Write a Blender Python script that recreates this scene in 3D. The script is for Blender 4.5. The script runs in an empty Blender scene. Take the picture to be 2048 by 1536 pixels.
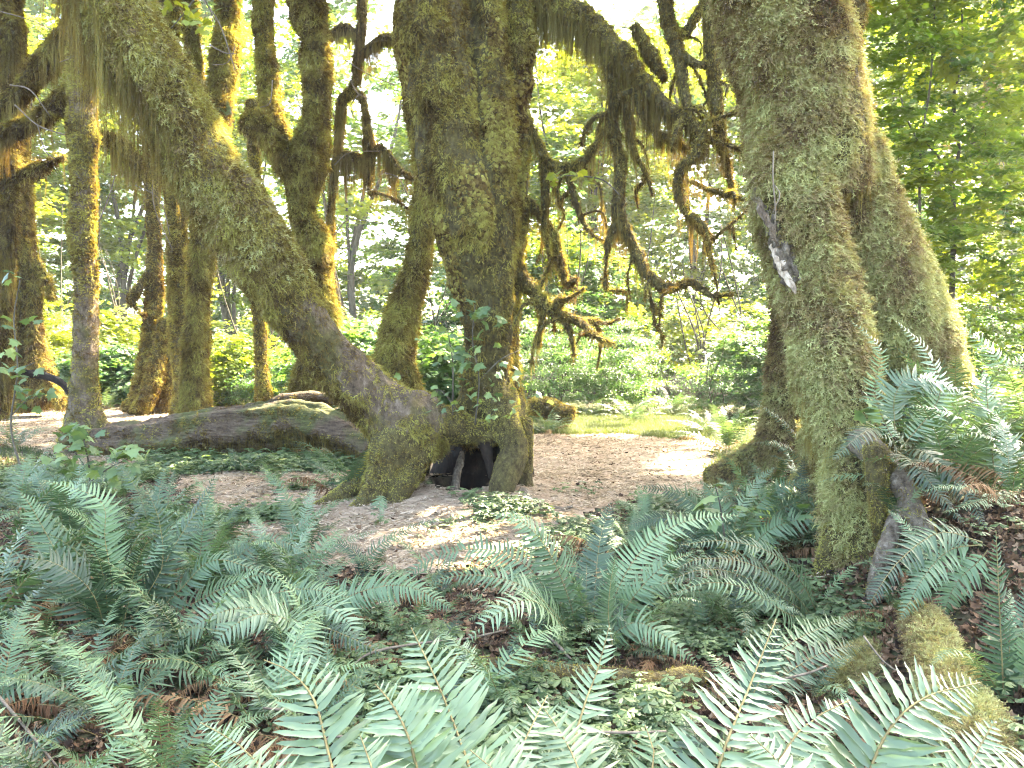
import bpy, math, random, time
import numpy as np
from mathutils import Vector
T0 = time.time()
R = math.radians
SC = bpy.context.scene
COL = SC.collection

# ------------------------------------------------------------------ camera
F = 1700.0                       # focal length in pixels of the 2048 wide photograph
CAM = np.array([0.0, 0.0, 1.6])
PITCH = R(2.6)
cam_d = bpy.data.cameras.new('camera')
cam_d.sensor_width = 36.0
cam_d.lens = 36.0 * F / 2048.0
cam_d.clip_start = 0.05
cam_d.clip_end = 2000
cam = bpy.data.objects.new('camera', cam_d)
cam.location = CAM
cam.rotation_euler = (R(90) - PITCH, 0, 0)
COL.objects.link(cam)
SC.camera = cam

# ------------------------------------------------------------------ sky, sun, exposure
SUN_EL, SUN_AZ = R(48), R(40)     # azimuth to the right of the view direction (+Y)
W = bpy.data.worlds.new('World'); SC.world = W; W.use_nodes = True
nt = W.node_tree; nt.nodes.clear()
sky = nt.nodes.new('ShaderNodeTexSky'); sky.sky_type = 'NISHITA'; sky.sun_disc = False
sky.sun_elevation = SUN_EL; sky.sun_rotation = SUN_AZ
sky.dust_density = 4.0; sky.ozone_density = 1.0; sky.air_density = 0.75
bg = nt.nodes.new('ShaderNodeBackground'); bg.inputs['Strength'].default_value = 0.15
wo = nt.nodes.new('ShaderNodeOutputWorld')
nt.links.new(sky.outputs[0], bg.inputs[0]); nt.links.new(bg.outputs[0], wo.inputs[0])
sl = bpy.data.lights.new('sun', 'SUN'); sl.energy = 5.0; sl.angle = R(0.6); sl.color = (1.0, 0.90, 0.72)
sun = bpy.data.objects.new('sun', sl)
SUN = np.array([math.sin(SUN_AZ) * math.cos(SUN_EL), math.cos(SUN_AZ) * math.cos(SUN_EL), math.sin(SUN_EL)])
sun.rotation_euler = Vector(SUN).to_track_quat('Z', 'Y').to_euler()
sun.location = (6, 20, 30)
COL.objects.link(sun)
VS = SC.view_settings
VS.view_transform = 'Standard'; VS.look = 'None'; VS.gamma = 1.0; VS.use_curve_mapping = False
VS.exposure = 4.6
try:
    VS.use_white_balance = True; VS.white_balance_temperature = 7300; VS.white_balance_tint = 2
except Exception:
    pass
try:
    SC.display_settings.display_device = 'sRGB'
except Exception:
    pass
cy = SC.cycles
cy.max_bounces = 6; cy.diffuse_bounces = 3; cy.glossy_bounces = 2; cy.transmission_bounces = 4
cy.transparent_max_bounces = 8; cy.sample_clamp_indirect = 6.0
cy.use_denoising = True; cy.pixel_filter_type = 'BLACKMAN_HARRIS'; cy.filter_width = 1.15
cy.caustics_reflective = False; cy.caustics_refractive = False

HAZE = 0.0006
# ------------------------------------------------------------------ small tools
rng = np.random.default_rng(7)
def at(px, py, Y):
    """world point on the pixel's ray at depth Y"""
    u = (px - 1024) / F; v = -(py - 768) / F
    c, s = math.cos(PITCH), math.sin(PITCH)
    d = np.array([u, c + v * s, -s + v * c])
    return CAM + d * (Y / d[1])
def gnd(px, py):
    u = (px - 1024) / F; v = -(py - 768) / F
    c, s = math.cos(PITCH), math.sin(PITCH)
    d = np.array([u, c + v * s, -s + v * c])
    return CAM + d * (-CAM[2] / d[2])
def sstep(a, b, x):
    t = np.clip((x - a) / (b - a), 0, 1); return t * t * (3 - 2 * t)
def _hash(ix, iy, iz, seed):
    h = (ix.astype(np.int64) * 374761393 + iy.astype(np.int64) * 668265263 + iz.astype(np.int64) * 2147483647 + seed * 974634777) & 0xffffffff
    h = ((h ^ (h >> 13)) * 1274126177) & 0xffffffff
    h = ((h ^ (h >> 16)) * 2246822519) & 0xffffffff
    return ((h ^ (h >> 15)) & 0xffffff) / float(0xffffff)
def vnoise(P, seed=0):
    P = np.asarray(P, float); i = np.floor(P).astype(np.int64); f = P - i; f = f * f * (3 - 2 * f)
    out = 0
    for dx in (0, 1):
        wx = f[:, 0] if dx else 1 - f[:, 0]
        for dy in (0, 1):
            wy = f[:, 1] if dy else 1 - f[:, 1]
            for dz in (0, 1):
                wz = f[:, 2] if dz else 1 - f[:, 2]
                out = out + wx * wy * wz * _hash(i[:, 0] + dx, i[:, 1] + dy, i[:, 2] + dz, seed)
    return out * 2 - 1
def fbm(P, scale=1.0, octv=3, seed=0):
    P = np.asarray(P, float) * (np.asarray(scale) if np.ndim(scale) else scale)
    a, s, o = 1.0, 0.0, 0
    for k in range(octv):
        o = o + a * vnoise(P * (2.03 ** k) + 17.3 * k, seed + k); s += a; a *= 0.5
    return o / s
def crom(P, n):
    """Catmull-Rom through rows of P, n samples in all"""
    P = np.asarray(P, float)
    if len(P) == 2:
        t = np.linspace(0, 1, n)[:, None]; return P[0] * (1 - t) + P[1] * t
    Q = np.vstack([2 * P[0] - P[1], P, 2 * P[-1] - P[-2]])
    t = np.linspace(0, len(P) - 1 - 1e-9, n); i = t.astype(int); f = (t - i)[:, None]
    p0, p1, p2, p3 = Q[i], Q[i + 1], Q[i + 2], Q[i + 3]
    return 0.5 * ((2 * p1) + (-p0 + p2) * f + (2 * p0 - 5 * p1 + 4 * p2 - p3) * f ** 2 + (-p0 + 3 * p1 - 3 * p2 + p3) * f ** 3)

# ------------------------------------------------------------------ ground height
def hgt(x, y):
    x = np.asarray(x, float); y = np.asarray(y, float)
    P = np.stack([x, y, np.zeros_like(x)], -1).reshape(-1, 3)
    n = fbm(P, 0.35, 3, 5).reshape(x.shape) * 0.07 + fbm(P, 1.7, 2, 9).reshape(x.shape) * 0.025
    bank = 0.62 * sstep(1.55, 3.0, x - 0.10 * (y - 5)) * sstep(9.5, 6.0, y) * sstep(1.0, 3.4, y)
    mound = 0.35 * np.exp(-((x - 3.9) ** 2 / 1.6 + (y - 9.3) ** 2 / 2.2))
    left = 0.12 * sstep(-1.0, -4.5, x) * sstep(9, 5, y)
    root = 0.16 * np.exp(-((x + 0.55) ** 2 / 1.4 + (y - 8.9) ** 2 / 0.9))
    far = 0.35 * sstep(19, 34, y)
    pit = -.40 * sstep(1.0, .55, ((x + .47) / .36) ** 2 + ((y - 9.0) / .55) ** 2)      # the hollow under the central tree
    return n + bank + mound + left + root + far + pit
def gz(x, y): return float(hgt(np.array([x]), np.array([y]))[0])

# ------------------------------------------------------------------ object plumbing
def obj(name, me, parent=None, loc=None, **props):
    o = bpy.data.objects.new(name, me); COL.objects.link(o)
    if parent is not None: o.parent = parent
    if loc is not None: o.location = loc
    for k, v in props.items(): o[k] = v
    return o
def thing(name, label, cat, loc=(0, 0, 0), group=None):
    o = bpy.data.objects.new(name, None); COL.objects.link(o); o.location = loc; o.empty_display_size = 0.2
    o['label'] = label; o['category'] = cat
    if group: o['group'] = group
    return o
def mesh(name, V, faces, mats, smooth=True, mi=None, off=None):
    """faces: list of arrays (each n x k) sharing the vertex array V"""
    V = np.asarray(V, np.float32)
    if off is not None: V = V - np.asarray(off, np.float32)
    me = bpy.data.meshes.new(name)
    if isinstance(faces, np.ndarray): faces = [faces]
    faces = [np.asarray(f, np.int32) for f in faces if len(f)]
    me.vertices.add(len(V)); me.vertices.foreach_set('co', V.ravel())
    nl = sum(f.size for f in faces); nf = sum(len(f) for f in faces)
    me.loops.add(nl); me.polygons.add(nf)
    me.loops.foreach_set('vertex_index', np.concatenate([f.ravel() for f in faces]))
    tot = np.concatenate([np.full(len(f), f.shape[1], np.int32) for f in faces])
    st = np.concatenate([[0], np.cumsum(tot)[:-1]]).astype(np.int32)
    me.polygons.foreach_set('loop_start', st)
    me.polygons.foreach_set('use_smooth', np.full(nf, smooth))
    if mi is not None: me.polygons.foreach_set('material_index', np.asarray(mi, np.int32))
    for m in (mats if isinstance(mats, (list, tuple)) else [mats]): me.materials.append(m)
    me.update(calc_edges=True); me.validate()
    return me
class MB:
    """collects pieces of geometry with a material index each"""
    def __init__(s): s.V = []; s.F = {}; s.n = 0
    def add(s, V, F, m=0):
        F = np.asarray(F, np.int64) + s.n
        s.V.append(np.asarray(V, float)); s.n += len(V)
        s.F.setdefault((F.shape[1], m), []).append(F)
    def build(s, name, mats, smooth=True, off=None):
        fs, mi = [], []
        for (k, m), L in s.F.items():
            f = np.vstack(L); fs.append(f); mi.append(np.full(len(f), m))
        return mesh(name, np.vstack(s.V), fs, mats, smooth, np.concatenate(mi), off)
def frames(C):
    T = np.gradient(C, axis=0); T /= np.linalg.norm(T, axis=1)[:, None] + 1e-9
    up = np.array([0, 1.0, 0]) if abs(T[0][1]) < 0.8 else np.array([1.0, 0, 0])
    N = np.zeros_like(T); n = up - T[0] * (up @ T[0])
    for i in range(len(T)):
        n = n - T[i] * (n @ T[i]); n /= np.linalg.norm(n) + 1e-9; N[i] = n
    return T, N, np.cross(T, N)
def tube_geo(P, rad, seg=0.05, nr=14, lobes=None, lump=0.0, seed=0, cap=True):
    """a round tapering tube along P; lobes (k, amount) flutes it, lump swells it irregularly"""
    P = np.asarray(P, float); L = np.linalg.norm(np.diff(P, axis=0), axis=1).sum()
    n = max(4, int(L / seg) + 1)
    A = crom(np.column_stack([P, rad]), n); C = A[:, :3]; r = np.maximum(A[:, 3], 0.001)
    T, N, B = frames(C)
    th = np.linspace(0, 2 * math.pi, nr, endpoint=False)
    rr = np.repeat(r[:, None], nr, 1)
    if lobes:
        s = np.linspace(0, L, n)[:, None]
        rr = rr * (1 + lobes[1] * np.cos(lobes[0] * th[None] + 0.5 * s + seed) + 0.5 * lobes[1] * np.cos((lobes[0] * 2 + 1) * th[None] - 0.7 * s + 2 * seed))
    V = C[:, None] + rr[..., None] * (np.cos(th)[None, :, None] * N[:, None] + np.sin(th)[None, :, None] * B[:, None])
    if lump:
        Q = V.reshape(-1, 3); d = fbm(Q / np.repeat(np.maximum(r, .02), nr)[:, None], 0.9, 2, seed)
        nv = (V - C[:, None]).reshape(-1, 3)
        V = (Q + nv * (lump * d)[:, None]).reshape(V.shape)
    V = V.reshape(-1, 3)
    i = np.arange(n - 1)[:, None] * nr; j = np.arange(nr)[None]; j2 = (j + 1) % nr
    Fq = np.stack([i + j, i + j2, i + nr + j2, i + nr + j], -1).reshape(-1, 4)
    Ft = np.zeros((0, 3), int)
    if cap:
        V = np.vstack([V, C[0], C[-1]]); a, b = n * nr, n * nr + 1
        k = np.arange(nr); k2 = (k + 1) % nr
        Ft = np.vstack([np.stack([np.full(nr, a), k2, k], -1), np.stack([np.full(nr, b), (n - 1) * nr + k, (n - 1) * nr + k2], -1)])
    return V, Fq, Ft
def tube_mb(mb, P, rad, m=0, **k):
    V, q, t = tube_geo(P, rad, **k); n0 = mb.n
    mb.V.append(V); mb.n += len(V)
    mb.F.setdefault((4, m), []).append(q + n0)
    if len(t): mb.F.setdefault((3, m), []).append(t + n0)
def pxpath(rows):
    """rows of (px, py, depth, width in px) -> points, radii"""
    P = np.array([at(a, b, Y) for a, b, Y, w in rows]); r = np.array([w * 0.5 * Y / F for a, b, Y, w in rows])
    return P, r

# ------------------------------------------------------------------ materials
def nodes(name):
    m = bpy.data.materials.new(name); m.use_nodes = True; nt = m.node_tree; nt.nodes.clear()
    return m, nt, nt.nodes, nt.links
def ramp(N, cols, pos=None):
    r = N.new('ShaderNodeValToRGB'); e = r.color_ramp.elements
    pos = pos or [i / (len(cols) - 1) for i in range(len(cols))]
    while len(e) < len(cols): e.new(0.5)
    for i, (c, p) in enumerate(zip(cols, pos)): e[i].position = p; e[i].color = (*c, 1)
    return r
def mathn(N, L, op, a, b=None, clamp=False):
    n = N.new('ShaderNodeMath'); n.operation = op; n.use_clamp = clamp
    for i, v in enumerate((a, b)):
        if v is None: continue
        if isinstance(v, (int, float)): n.inputs[i].default_value = v
        else: L.new(v, n.inputs[i])
    return n.outputs[0]
def noise_fac(N, L, scale, detail=3, vec=None, rough=0.55):
    t = N.new('ShaderNodeTexNoise'); t.inputs['Scale'].default_value = scale; t.inputs['Detail'].default_value = detail
    t.inputs['Roughness'].default_value = rough
    if vec is not None: L.new(vec, t.inputs['Vector'])
    return t.outputs['Fac']
def leafy(name, cols, trans=0.35, tcol=None, rough=0.5, spec=0.4, nscale=2.0, varia=0.6, pos=None, tint=True):
    """thin growing stuff: colour from the copy's own tint + world noise, part of the light passes through"""
    m, nt, N, L = nodes(name)
    geo = N.new('ShaderNodeNewGeometry')
    inst = N.new('ShaderNodeAttribute'); inst.attribute_type = 'INSTANCER'; inst.attribute_name = 'tint'
    oi = N.new('ShaderNodeObjectInfo')
    nz = noise_fac(N, L, nscale, 3, geo.outputs['Position'])
    a = mathn(N, L, 'MULTIPLY', mathn(N, L, 'SUBTRACT', nz, 0.5), 1.6)
    b = mathn(N, L, 'MULTIPLY', mathn(N, L, 'SUBTRACT', oi.outputs['Random'], 0.5), varia)
    src = inst.outputs['Fac'] if tint else None
    s = mathn(N, L, 'ADD', a, b)
    s = mathn(N, L, 'ADD', s, src if tint else 0.5, True)
    r = ramp(N, cols, pos); L.new(s, r.inputs[0])
    p = N.new('ShaderNodeBsdfPrincipled'); p.inputs['Roughness'].default_value = rough
    p.inputs['Specular IOR Level'].default_value = spec
    L.new(r.outputs[0], p.inputs['Base Color'])
    t = N.new('ShaderNodeBsdfTranslucent')
    if tcol:
        mx = N.new('ShaderNodeMix'); mx.data_type = 'RGBA'; mx.blend_type = 'MULTIPLY'; mx.inputs[0].default_value = 1
        L.new(r.outputs[0], mx.inputs[6]); mx.inputs[7].default_value = (*tcol, 1); L.new(mx.outputs[2], t.inputs['Color'])
    else:
        L.new(r.outputs[0], t.inputs['Color'])
    ms = N.new('ShaderNodeMixShader'); ms.inputs[0].default_value = trans
    L.new(p.outputs[0], ms.inputs[1]); L.new(t.outputs[0], ms.inputs[2])
    o = N.new('ShaderNodeOutputMaterial'); L.new(ms.outputs[0], o.inputs[0])
    return m
def barky(name, cols, scale=6.0, bump=0.5, rough=0.9, stretch=(1, 1, 0.25), pos=None, fine=40.0, cols2=None, patch=1.5):
    m, nt, N, L = nodes(name)
    geo = N.new('ShaderNodeNewGeometry')
    mp = N.new('ShaderNodeMapping'); mp.inputs['Scale'].default_value = stretch
    L.new(geo.outputs['Position'], mp.inputs['Vector'])
    n1 = noise_fac(N, L, scale, 6, mp.outputs[0], 0.65)
    n2 = noise_fac(N, L, fine, 4, geo.outputs['Position'], 0.7)
    f = mathn(N, L, 'ADD', mathn(N, L, 'MULTIPLY', n1, 0.65), mathn(N, L, 'MULTIPLY', n2, 0.35))
    f = mathn(N, L, 'MULTIPLY', mathn(N, L, 'SUBTRACT', f, 0.32), 2.8, True)
    r = ramp(N, cols, pos); L.new(f, r.inputs[0]); out = r.outputs[0]
    if cols2:
        r2 = ramp(N, cols2); L.new(f, r2.inputs[0])
        n3 = noise_fac(N, L, patch, 5, geo.outputs['Position'], 0.6)
        k = mathn(N, L, 'MULTIPLY', mathn(N, L, 'SUBTRACT', n3, 0.46), 9.0, True)
        mx = N.new('ShaderNodeMix'); mx.data_type = 'RGBA'; L.new(k, mx.inputs[0]); L.new(out, mx.inputs[6]); L.new(r2.outputs[0], mx.inputs[7]); out = mx.outputs[2]
    p = N.new('ShaderNodeBsdfPrincipled'); p.inputs['Roughness'].default_value = rough; p.inputs['Specular IOR Level'].default_value = 0.25
    L.new(out, p.inputs['Base Color'])
    bp = N.new('ShaderNodeBump'); bp.inputs['Strength'].default_value = bump; bp.inputs['Distance'].default_value = 0.02
    h = mathn(N, L, 'ADD', mathn(N, L, 'MULTIPLY', n1, 1.0), mathn(N, L, 'MULTIPLY', n2, 0.5))
    L.new(h, bp.inputs['Height']); L.new(bp.outputs[0], p.inputs['Normal'])
    o = N.new('ShaderNodeOutputMaterial'); L.new(p.outputs[0], o.inputs[0])
    return m
M = {}
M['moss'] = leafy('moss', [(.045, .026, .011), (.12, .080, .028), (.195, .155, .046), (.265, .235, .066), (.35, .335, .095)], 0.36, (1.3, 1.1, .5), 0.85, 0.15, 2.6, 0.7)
M['clubmoss'] = leafy('club_moss', [(.075, .045, .027), (.19, .135, .065), (.265, .22, .095), (.31, .30, .125), (.38, .38, .16)], 0.30, (1.2, 1.1, .7), 0.85, 0.15, 2.2, 0.55)
M['beard'] = leafy('hanging_moss', [(.06, .042, .018), (.125, .10, .036), (.185, .16, .055), (.25, .23, .085)], 0.42, (1.7, 1.2, .5), 0.9, 0.1, 1.5, 0.5)
M['mossbed'] = barky('moss_bed', [(.012, .008, .004), (.045, .032, .013), (.085, .068, .024), (.15, .125, .045)], 22, 2.0, 0.95, (1, 1, 0.5))
M['bark'] = barky('bark', [(.022, .014, .009), (.075, .050, .032), (.14, .10, .07), (.24, .19, .145)], 18, 2.2, 0.85, (1, 1, .5), cols2=[(.04, .03, .012), (.075, .06, .02), (.115, .10, .03)], patch=2.2)
M['root_bark'] = barky('root_bark', [(.018, .012, .008), (.085, .062, .043), (.16, .125, .092), (.32, .27, .215)], 22, 2.0, 0.85, (1, 1, .6))
M['wood'] = barky('rotten_wood', [(.12, .085, .06), (.24, .18, .13), (.36, .29, .22), (.48, .41, .33)], 18, 0.7, 0.9, (1.5, 1.5, .12))
M['darkwood_and_shade'] = barky('dark_wood_and_shade', [(.004, .0025, .002), (.012, .007, .005), (.035, .021, .014)], 12, 0.9, 0.95, (1, 1, .25))  # near-black: dark wood, and the hollow's shade put into the colour
M['twig'] = barky('twig', [(.05, .036, .024), (.12, .09, .065), (.20, .16, .12)], 30, 0.3, 0.85)
M['stem'] = barky('stem', [(.03, .024, .018), (.075, .062, .045), (.13, .115, .085)], 10, 0.4, 0.9)
M['fern'] = leafy('fern_green', [(.022, .038, .017), (.048, .080, .037), (.080, .124, .058), (.112, .165, .080)], 0.22, (1.3, 1.4, .55), 0.45, 0.42, 2.2, 1.1, tint=False)
M['fern_light'] = leafy('fern_pale_green', [(.062, .092, .044), (.084, .122, .060), (.11, .155, .080), (.14, .19, .10)], 0.25, (1.2, 1.3, .7), 0.4, 0.6, 1.6, 0.9, tint=False)
M['fern_brown'] = leafy('fern_dead', [(.06, .028, .012), (.12, .065, .03), (.20, .12, .06)], 0.2, None, 0.85, 0.2, 3, 0.9, tint=False)
M['rachis'] = barky('fern_stalk', [(.07, .055, .02), (.13, .10, .04), (.20, .17, .07)], 20, 0.2, 0.7)
M['leaf'] = leafy('maple_leaf', [(.040, .095, .022), (.080, .145, .026), (.13, .19, .03), (.20, .25, .04)], 0.55, (1.7, 1.5, .5), 0.45, 0.5, 0.35, 0.7)
M['leaf_cool'] = leafy('maple_leaf_cool', [(.035, .08, .035), (.06, .12, .05), (.09, .165, .065), (.13, .21, .07)], 0.48, (1.3, 1.4, .6), 0.35, 0.7, 0.35, 0.7)
M['leaf_pale'] = leafy('pale_leaf', [(.06, .10, .045), (.095, .14, .06), (.13, .185, .075), (.18, .235, .09)], 0.35, (1.3, 1.3, .5), 0.5, 0.4, 3, 0.9, tint=False)
M['leaf_sun'] = leafy('sunny_leaf', [(.10, .13, .03), (.15, .19, .035), (.20, .24, .045), (.26, .29, .05)], 0.5, (1.6, 1.4, .4), 0.5, 0.4, 3, 0.9, tint=False)  # sunlight on the sprays is put into this yellower, brighter leaf colour
M['oxalis'] = leafy('oxalis', [(.035, .06, .024), (.06, .09, .036), (.09, .125, .05), (.125, .165, .065)], 0.3, (1.3, 1.4, .5), 0.5, 0.4, 2.5, 0.8)
M['grass'] = leafy('grass_blade', [(.04, .060, .022), (.075, .095, .035), (.12, .135, .05)], 0.35, (1.3, 1.3, .5), 0.6, 0.3, 1.5, 0.6)
M['litter'] = leafy('dead_leaf', [(.018, .009, .005), (.055, .027, .014), (.115, .062, .032), (.22, .14, .085)], 0.12, None, 0.8, 0.3, 4, 1.0)
M['chip'] = leafy('wood_chip', [(.11, .075, .042), (.20, .145, .09), (.28, .212, .142), (.38, .30, .22)], 0.0, None, 0.85, 0.2, 1.2, 0.9)
M['needle'] = leafy('conifer_needles', [(.012, .03, .016), (.022, .05, .024), (.038, .075, .03), (.06, .10, .04)], 0.25, None, 0.7, 0.3, 0.5, 0.7)

# ------------------------------------------------------------------ scattering (stuff only)
HID = {}
def source(name, me):
    o = bpy.data.objects.new(name, me); HID[name] = o; return o
_groups = {}
def group_for(srcs):
    key = tuple(srcs)
    if key in _groups: return _groups[key]
    g = bpy.data.node_groups.new('scatter', 'GeometryNodeTree')
    g.interface.new_socket('Geometry', in_out='INPUT', socket_type='NodeSocketGeometry')
    g.interface.new_socket('Geometry', in_out='OUTPUT', socket_type='NodeSocketGeometry')
    N, L = g.nodes, g.links
    gi = N.new('NodeGroupInput'); go = N.new('NodeGroupOutput')
    iop = N.new('GeometryNodeInstanceOnPoints')
    g2i = N.new('GeometryNodeGeometryToInstance')
    for s in reversed(srcs):
        oi = N.new('GeometryNodeObjectInfo'); oi.inputs['Object'].default_value = HID[s]; oi.transform_space = 'ORIGINAL'
        L.new(oi.outputs['Geometry'], g2i.inputs[0])
    L.new(gi.outputs[0], iop.inputs['Points']); L.new(g2i.outputs[0], iop.inputs['Instance'])
    iop.inputs['Pick Instance'].default_value = True
    def attr(nm, t):
        a = N.new('GeometryNodeInputNamedAttribute'); a.data_type = t; a.inputs[0].default_value = nm
        return a.outputs['Attribute']
    L.new(attr('vid', 'INT'), iop.inputs['Instance Index'])
    e = N.new('FunctionNodeEulerToRotation'); L.new(attr('rot', 'FLOAT_VECTOR'), e.inputs[0]); L.new(e.outputs[0], iop.inputs['Rotation'])
    L.new(attr('scl', 'FLOAT_VECTOR'), iop.inputs['Scale'])
    L.new(iop.outputs[0], go.inputs[0])
    _groups[key] = g
    return g
def scatter(name, P, E, S, srcs, parent=None, tint=None, **props):
    P = np.asarray(P, np.float32)
    if len(P) == 0: return None
    if parent is not None: P = P - np.array(parent.matrix_basis.translation, np.float32) if parent.type == 'EMPTY' else P
    me = bpy.data.meshes.new(name); me.vertices.add(len(P)); me.vertices.foreach_set('co', P.ravel())
    S = np.asarray(S, np.float32)
    if S.ndim == 1: S = np.repeat(S[:, None], 3, 1)
    a = me.attributes.new('rot', 'FLOAT_VECTOR', 'POINT'); a.data.foreach_set('vector', np.asarray(E, np.float32).ravel())
    a = me.attributes.new('scl', 'FLOAT_VECTOR', 'POINT'); a.data.foreach_set('vector', S.ravel())
    a = me.attributes.new('tint', 'FLOAT', 'POINT'); a.data.foreach_set('value', np.asarray(tint if tint is not None else np.full(len(P), .5), np.float32))
    a = me.attributes.new('vid', 'INT', 'POINT'); a.data.foreach_set('value', rng.integers(0, len(srcs), len(P)).astype(np.int32))
    o = obj(name, me, parent); o['kind'] = 'stuff'
    for k, v in props.items(): o[k] = v
    md = o.modifiers.new('scatter', 'NODES'); md.node_group = group_for(srcs)
    return o
def euler_from(X, Y, Z):
    """rotation matrices with columns X Y Z -> XYZ euler angles"""
    sy = np.sqrt(X[:, 0] ** 2 + X[:, 1] ** 2)
    return np.stack([np.arctan2(Y[:, 2], Z[:, 2]), np.arctan2(-X[:, 2], sy), np.arctan2(X[:, 1], X[:, 0])], -1)
def unit(v): return v / (np.linalg.norm(v, axis=-1, keepdims=True) + 1e-9)
def orient_shag(Nm, jit=0.35):
    """local Z out of the surface, local X towards the ground"""
    n = len(Nm); Z = unit(Nm + rng.normal(0, jit * .5, (n, 3)))
    d = np.tile([0, 0, -1.0], (n, 1)) + rng.normal(0, jit, (n, 3))
    X = unit(d - Z * (d * Z).sum(1)[:, None]); Y = np.cross(Z, X)
    return euler_from(X, Y, Z)
def sample(me, dens, fn=None, seed=0):
    """random points on a mesh (its own coordinates) with normals, dens per square metre"""
    r = np.random.default_rng(seed)
    nv = len(me.vertices); V = np.empty(nv * 3, np.float32); me.vertices.foreach_get('co', V); V = V.reshape(-1, 3).astype(float)
    me.calc_loop_triangles(); nt_ = len(me.loop_triangles); I = np.empty(nt_ * 3, np.int32); me.loop_triangles.foreach_get('vertices', I); I = I.reshape(-1, 3)
    A, B, C = V[I[:, 0]], V[I[:, 1]], V[I[:, 2]]
    cr = np.cross(B - A, C - A); ar = np.linalg.norm(cr, axis=1) / 2
    n = int(ar.sum() * dens)
    if n == 0: return np.zeros((0, 3)), np.zeros((0, 3))
    t = r.choice(nt_, n, p=ar / ar.sum()); u, v = r.random(n), r.random(n); f = u + v > 1; u[f] = 1 - u[f]; v[f] = 1 - v[f]
    P = A[t] + (B - A)[t] * u[:, None] + (C - A)[t] * v[:, None]; Nn = unit(cr[t])
    if fn is not None:
        k = r.random(n) < fn(P, Nn); P, Nn = P[k], Nn[k]
    return P, Nn

LIT = [(at(455, 120, 15.3), .9), (at(655, 130, 13), .3), (at(560, 200, 14), .35), (at(668, 480, 12.8), .3), (at(690, 600, 12.8), .3), (at(195, 430, 13), .35), (at(190, 560, 13), .40), (at(205, 660, 13), .25), (at(1710, 60, 6.3), .45), (at(1755, 180, 6.3), .2),
       (at(1300, 852, 17), .4), (at(660, 945, 11.2), .35), (at(1300, 720, 21), 2.2), (at(1150, 700, 21), 2.2), (at(1430, 680, 20), 2.2), (at(1230, 560, 26), 2.2), (at(1420, 540, 24), 2.0), (at(500, 730, 23), 2.2), (at(720, 700, 22), 2.0), (at(240, 700, 24), 2.2), (at(60, 700, 25), 2.0), (at(1900, 620, 18), 2.2), (at(1860, 300, 15), 2.2), (at(2000, 200, 15), 2.2), (at(1900, 80, 20), 2.2), (at(1110, 640, 8.7), .3), (at(1050, 590, 8.9), .15), (at(2020, 800, 7), 1.1), (at(1960, 880, 6), .5), 
       (at(1300, 845, 18), .3)]  # spots to be lit; leaves between them and the sun are removed
def sunlit(P):
    '''True where a spray may stand: the openings in the roof of leaves that let the sun through'''
    k = np.ones(len(P), bool)
    for c, rad in LIT:
        d = P - c; t = d @ SUN; k &= ~((t > 1.0) & (np.linalg.norm(d - t[:, None] * SUN, axis=1) < rad + .55))
    return k
# ------------------------------------------------------------------ small plants and tufts used by the scatterers
def strand(mb, P, w, side, m=0, leaflets=0, ll=0.01, r=None):
    """a ribbon along P, width w, with short side leaflets"""
    P = np.asarray(P, float); n = len(P); w = np.linspace(w, w * 0.25, n)[:, None]
    V = np.vstack([P - side * w, P + side * w])
    F4 = np.stack([np.arange(n - 1), np.arange(1, n), n + np.arange(1, n), n + np.arange(n - 1)], -1)
    mb.add(V, F4, m)
    if leaflets:
        for k in range(leaflets):
            t = (k + 0.6) / (leaflets + 0.3) * (n - 1); i = min(int(t), n - 2); f = t - i
            p = P[i] * (1 - f) + P[i + 1] * f; d = unit(P[i + 1] - P[i])
            s = side * (1 if k % 2 else -1)
            q = p + (s * r.uniform(.7, 1.1) + d * r.uniform(.3, .9) + r.normal(0, .25, 3)) * ll * (1 - 0.4 * k / leaflets)
            mb.add([p - d * ll * .18, p + d * ll * .18, q], [[0, 1, 2]], m)
def tuft(name, mat, n, L, w, out, droop, leaflets, ll, spread, seed):
    r = np.random.default_rng(seed); mb = MB()
    for k in range(n):
        a = r.uniform(0, 2 * math.pi); d0 = unit(np.array([math.cos(a) * spread, math.sin(a) * spread, out * r.uniform(.5, 1.2)]))
        l = L * r.uniform(.55, 1.15); b = np.array([r.normal(0, L * .18), r.normal(0, L * .18), -0.01])
        pts = [b]; d = d0.copy()
        for j in range(4):
            pts.append(pts[-1] + d * l / 4); d = unit(d + np.array([droop, 0, 0]) * .38 + r.normal(0, .12, 3))
        P = np.array(pts); sd = unit(np.cross(d0 + [0.01, 0, 0], r.normal(0, 1, 3)))
        strand(mb, P, w, sd, 0, leaflets, ll, r)
    source(name, mb.build(name, mat))
for k in range(3):
    tuft(f'shag{k}', M['moss'], 9, .095, .0042, .8, 1.0, 6, .020, .8, 10 + k)
    tuft(f'cushion{k}', M['moss'], 14, .05, .0055, 1.2, .1, 5, .018, 1.0, 20 + k)
    tuft(f'club{k}', M['clubmoss'], 7, .13, .0038, .9, .8, 9, .032, 1.1, 30 + k)
    tuft(f'fuzz{k}', M['moss'], 10, .055, .0046, 1.0, .45, 4, .020, 1.0, 40 + k)
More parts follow.
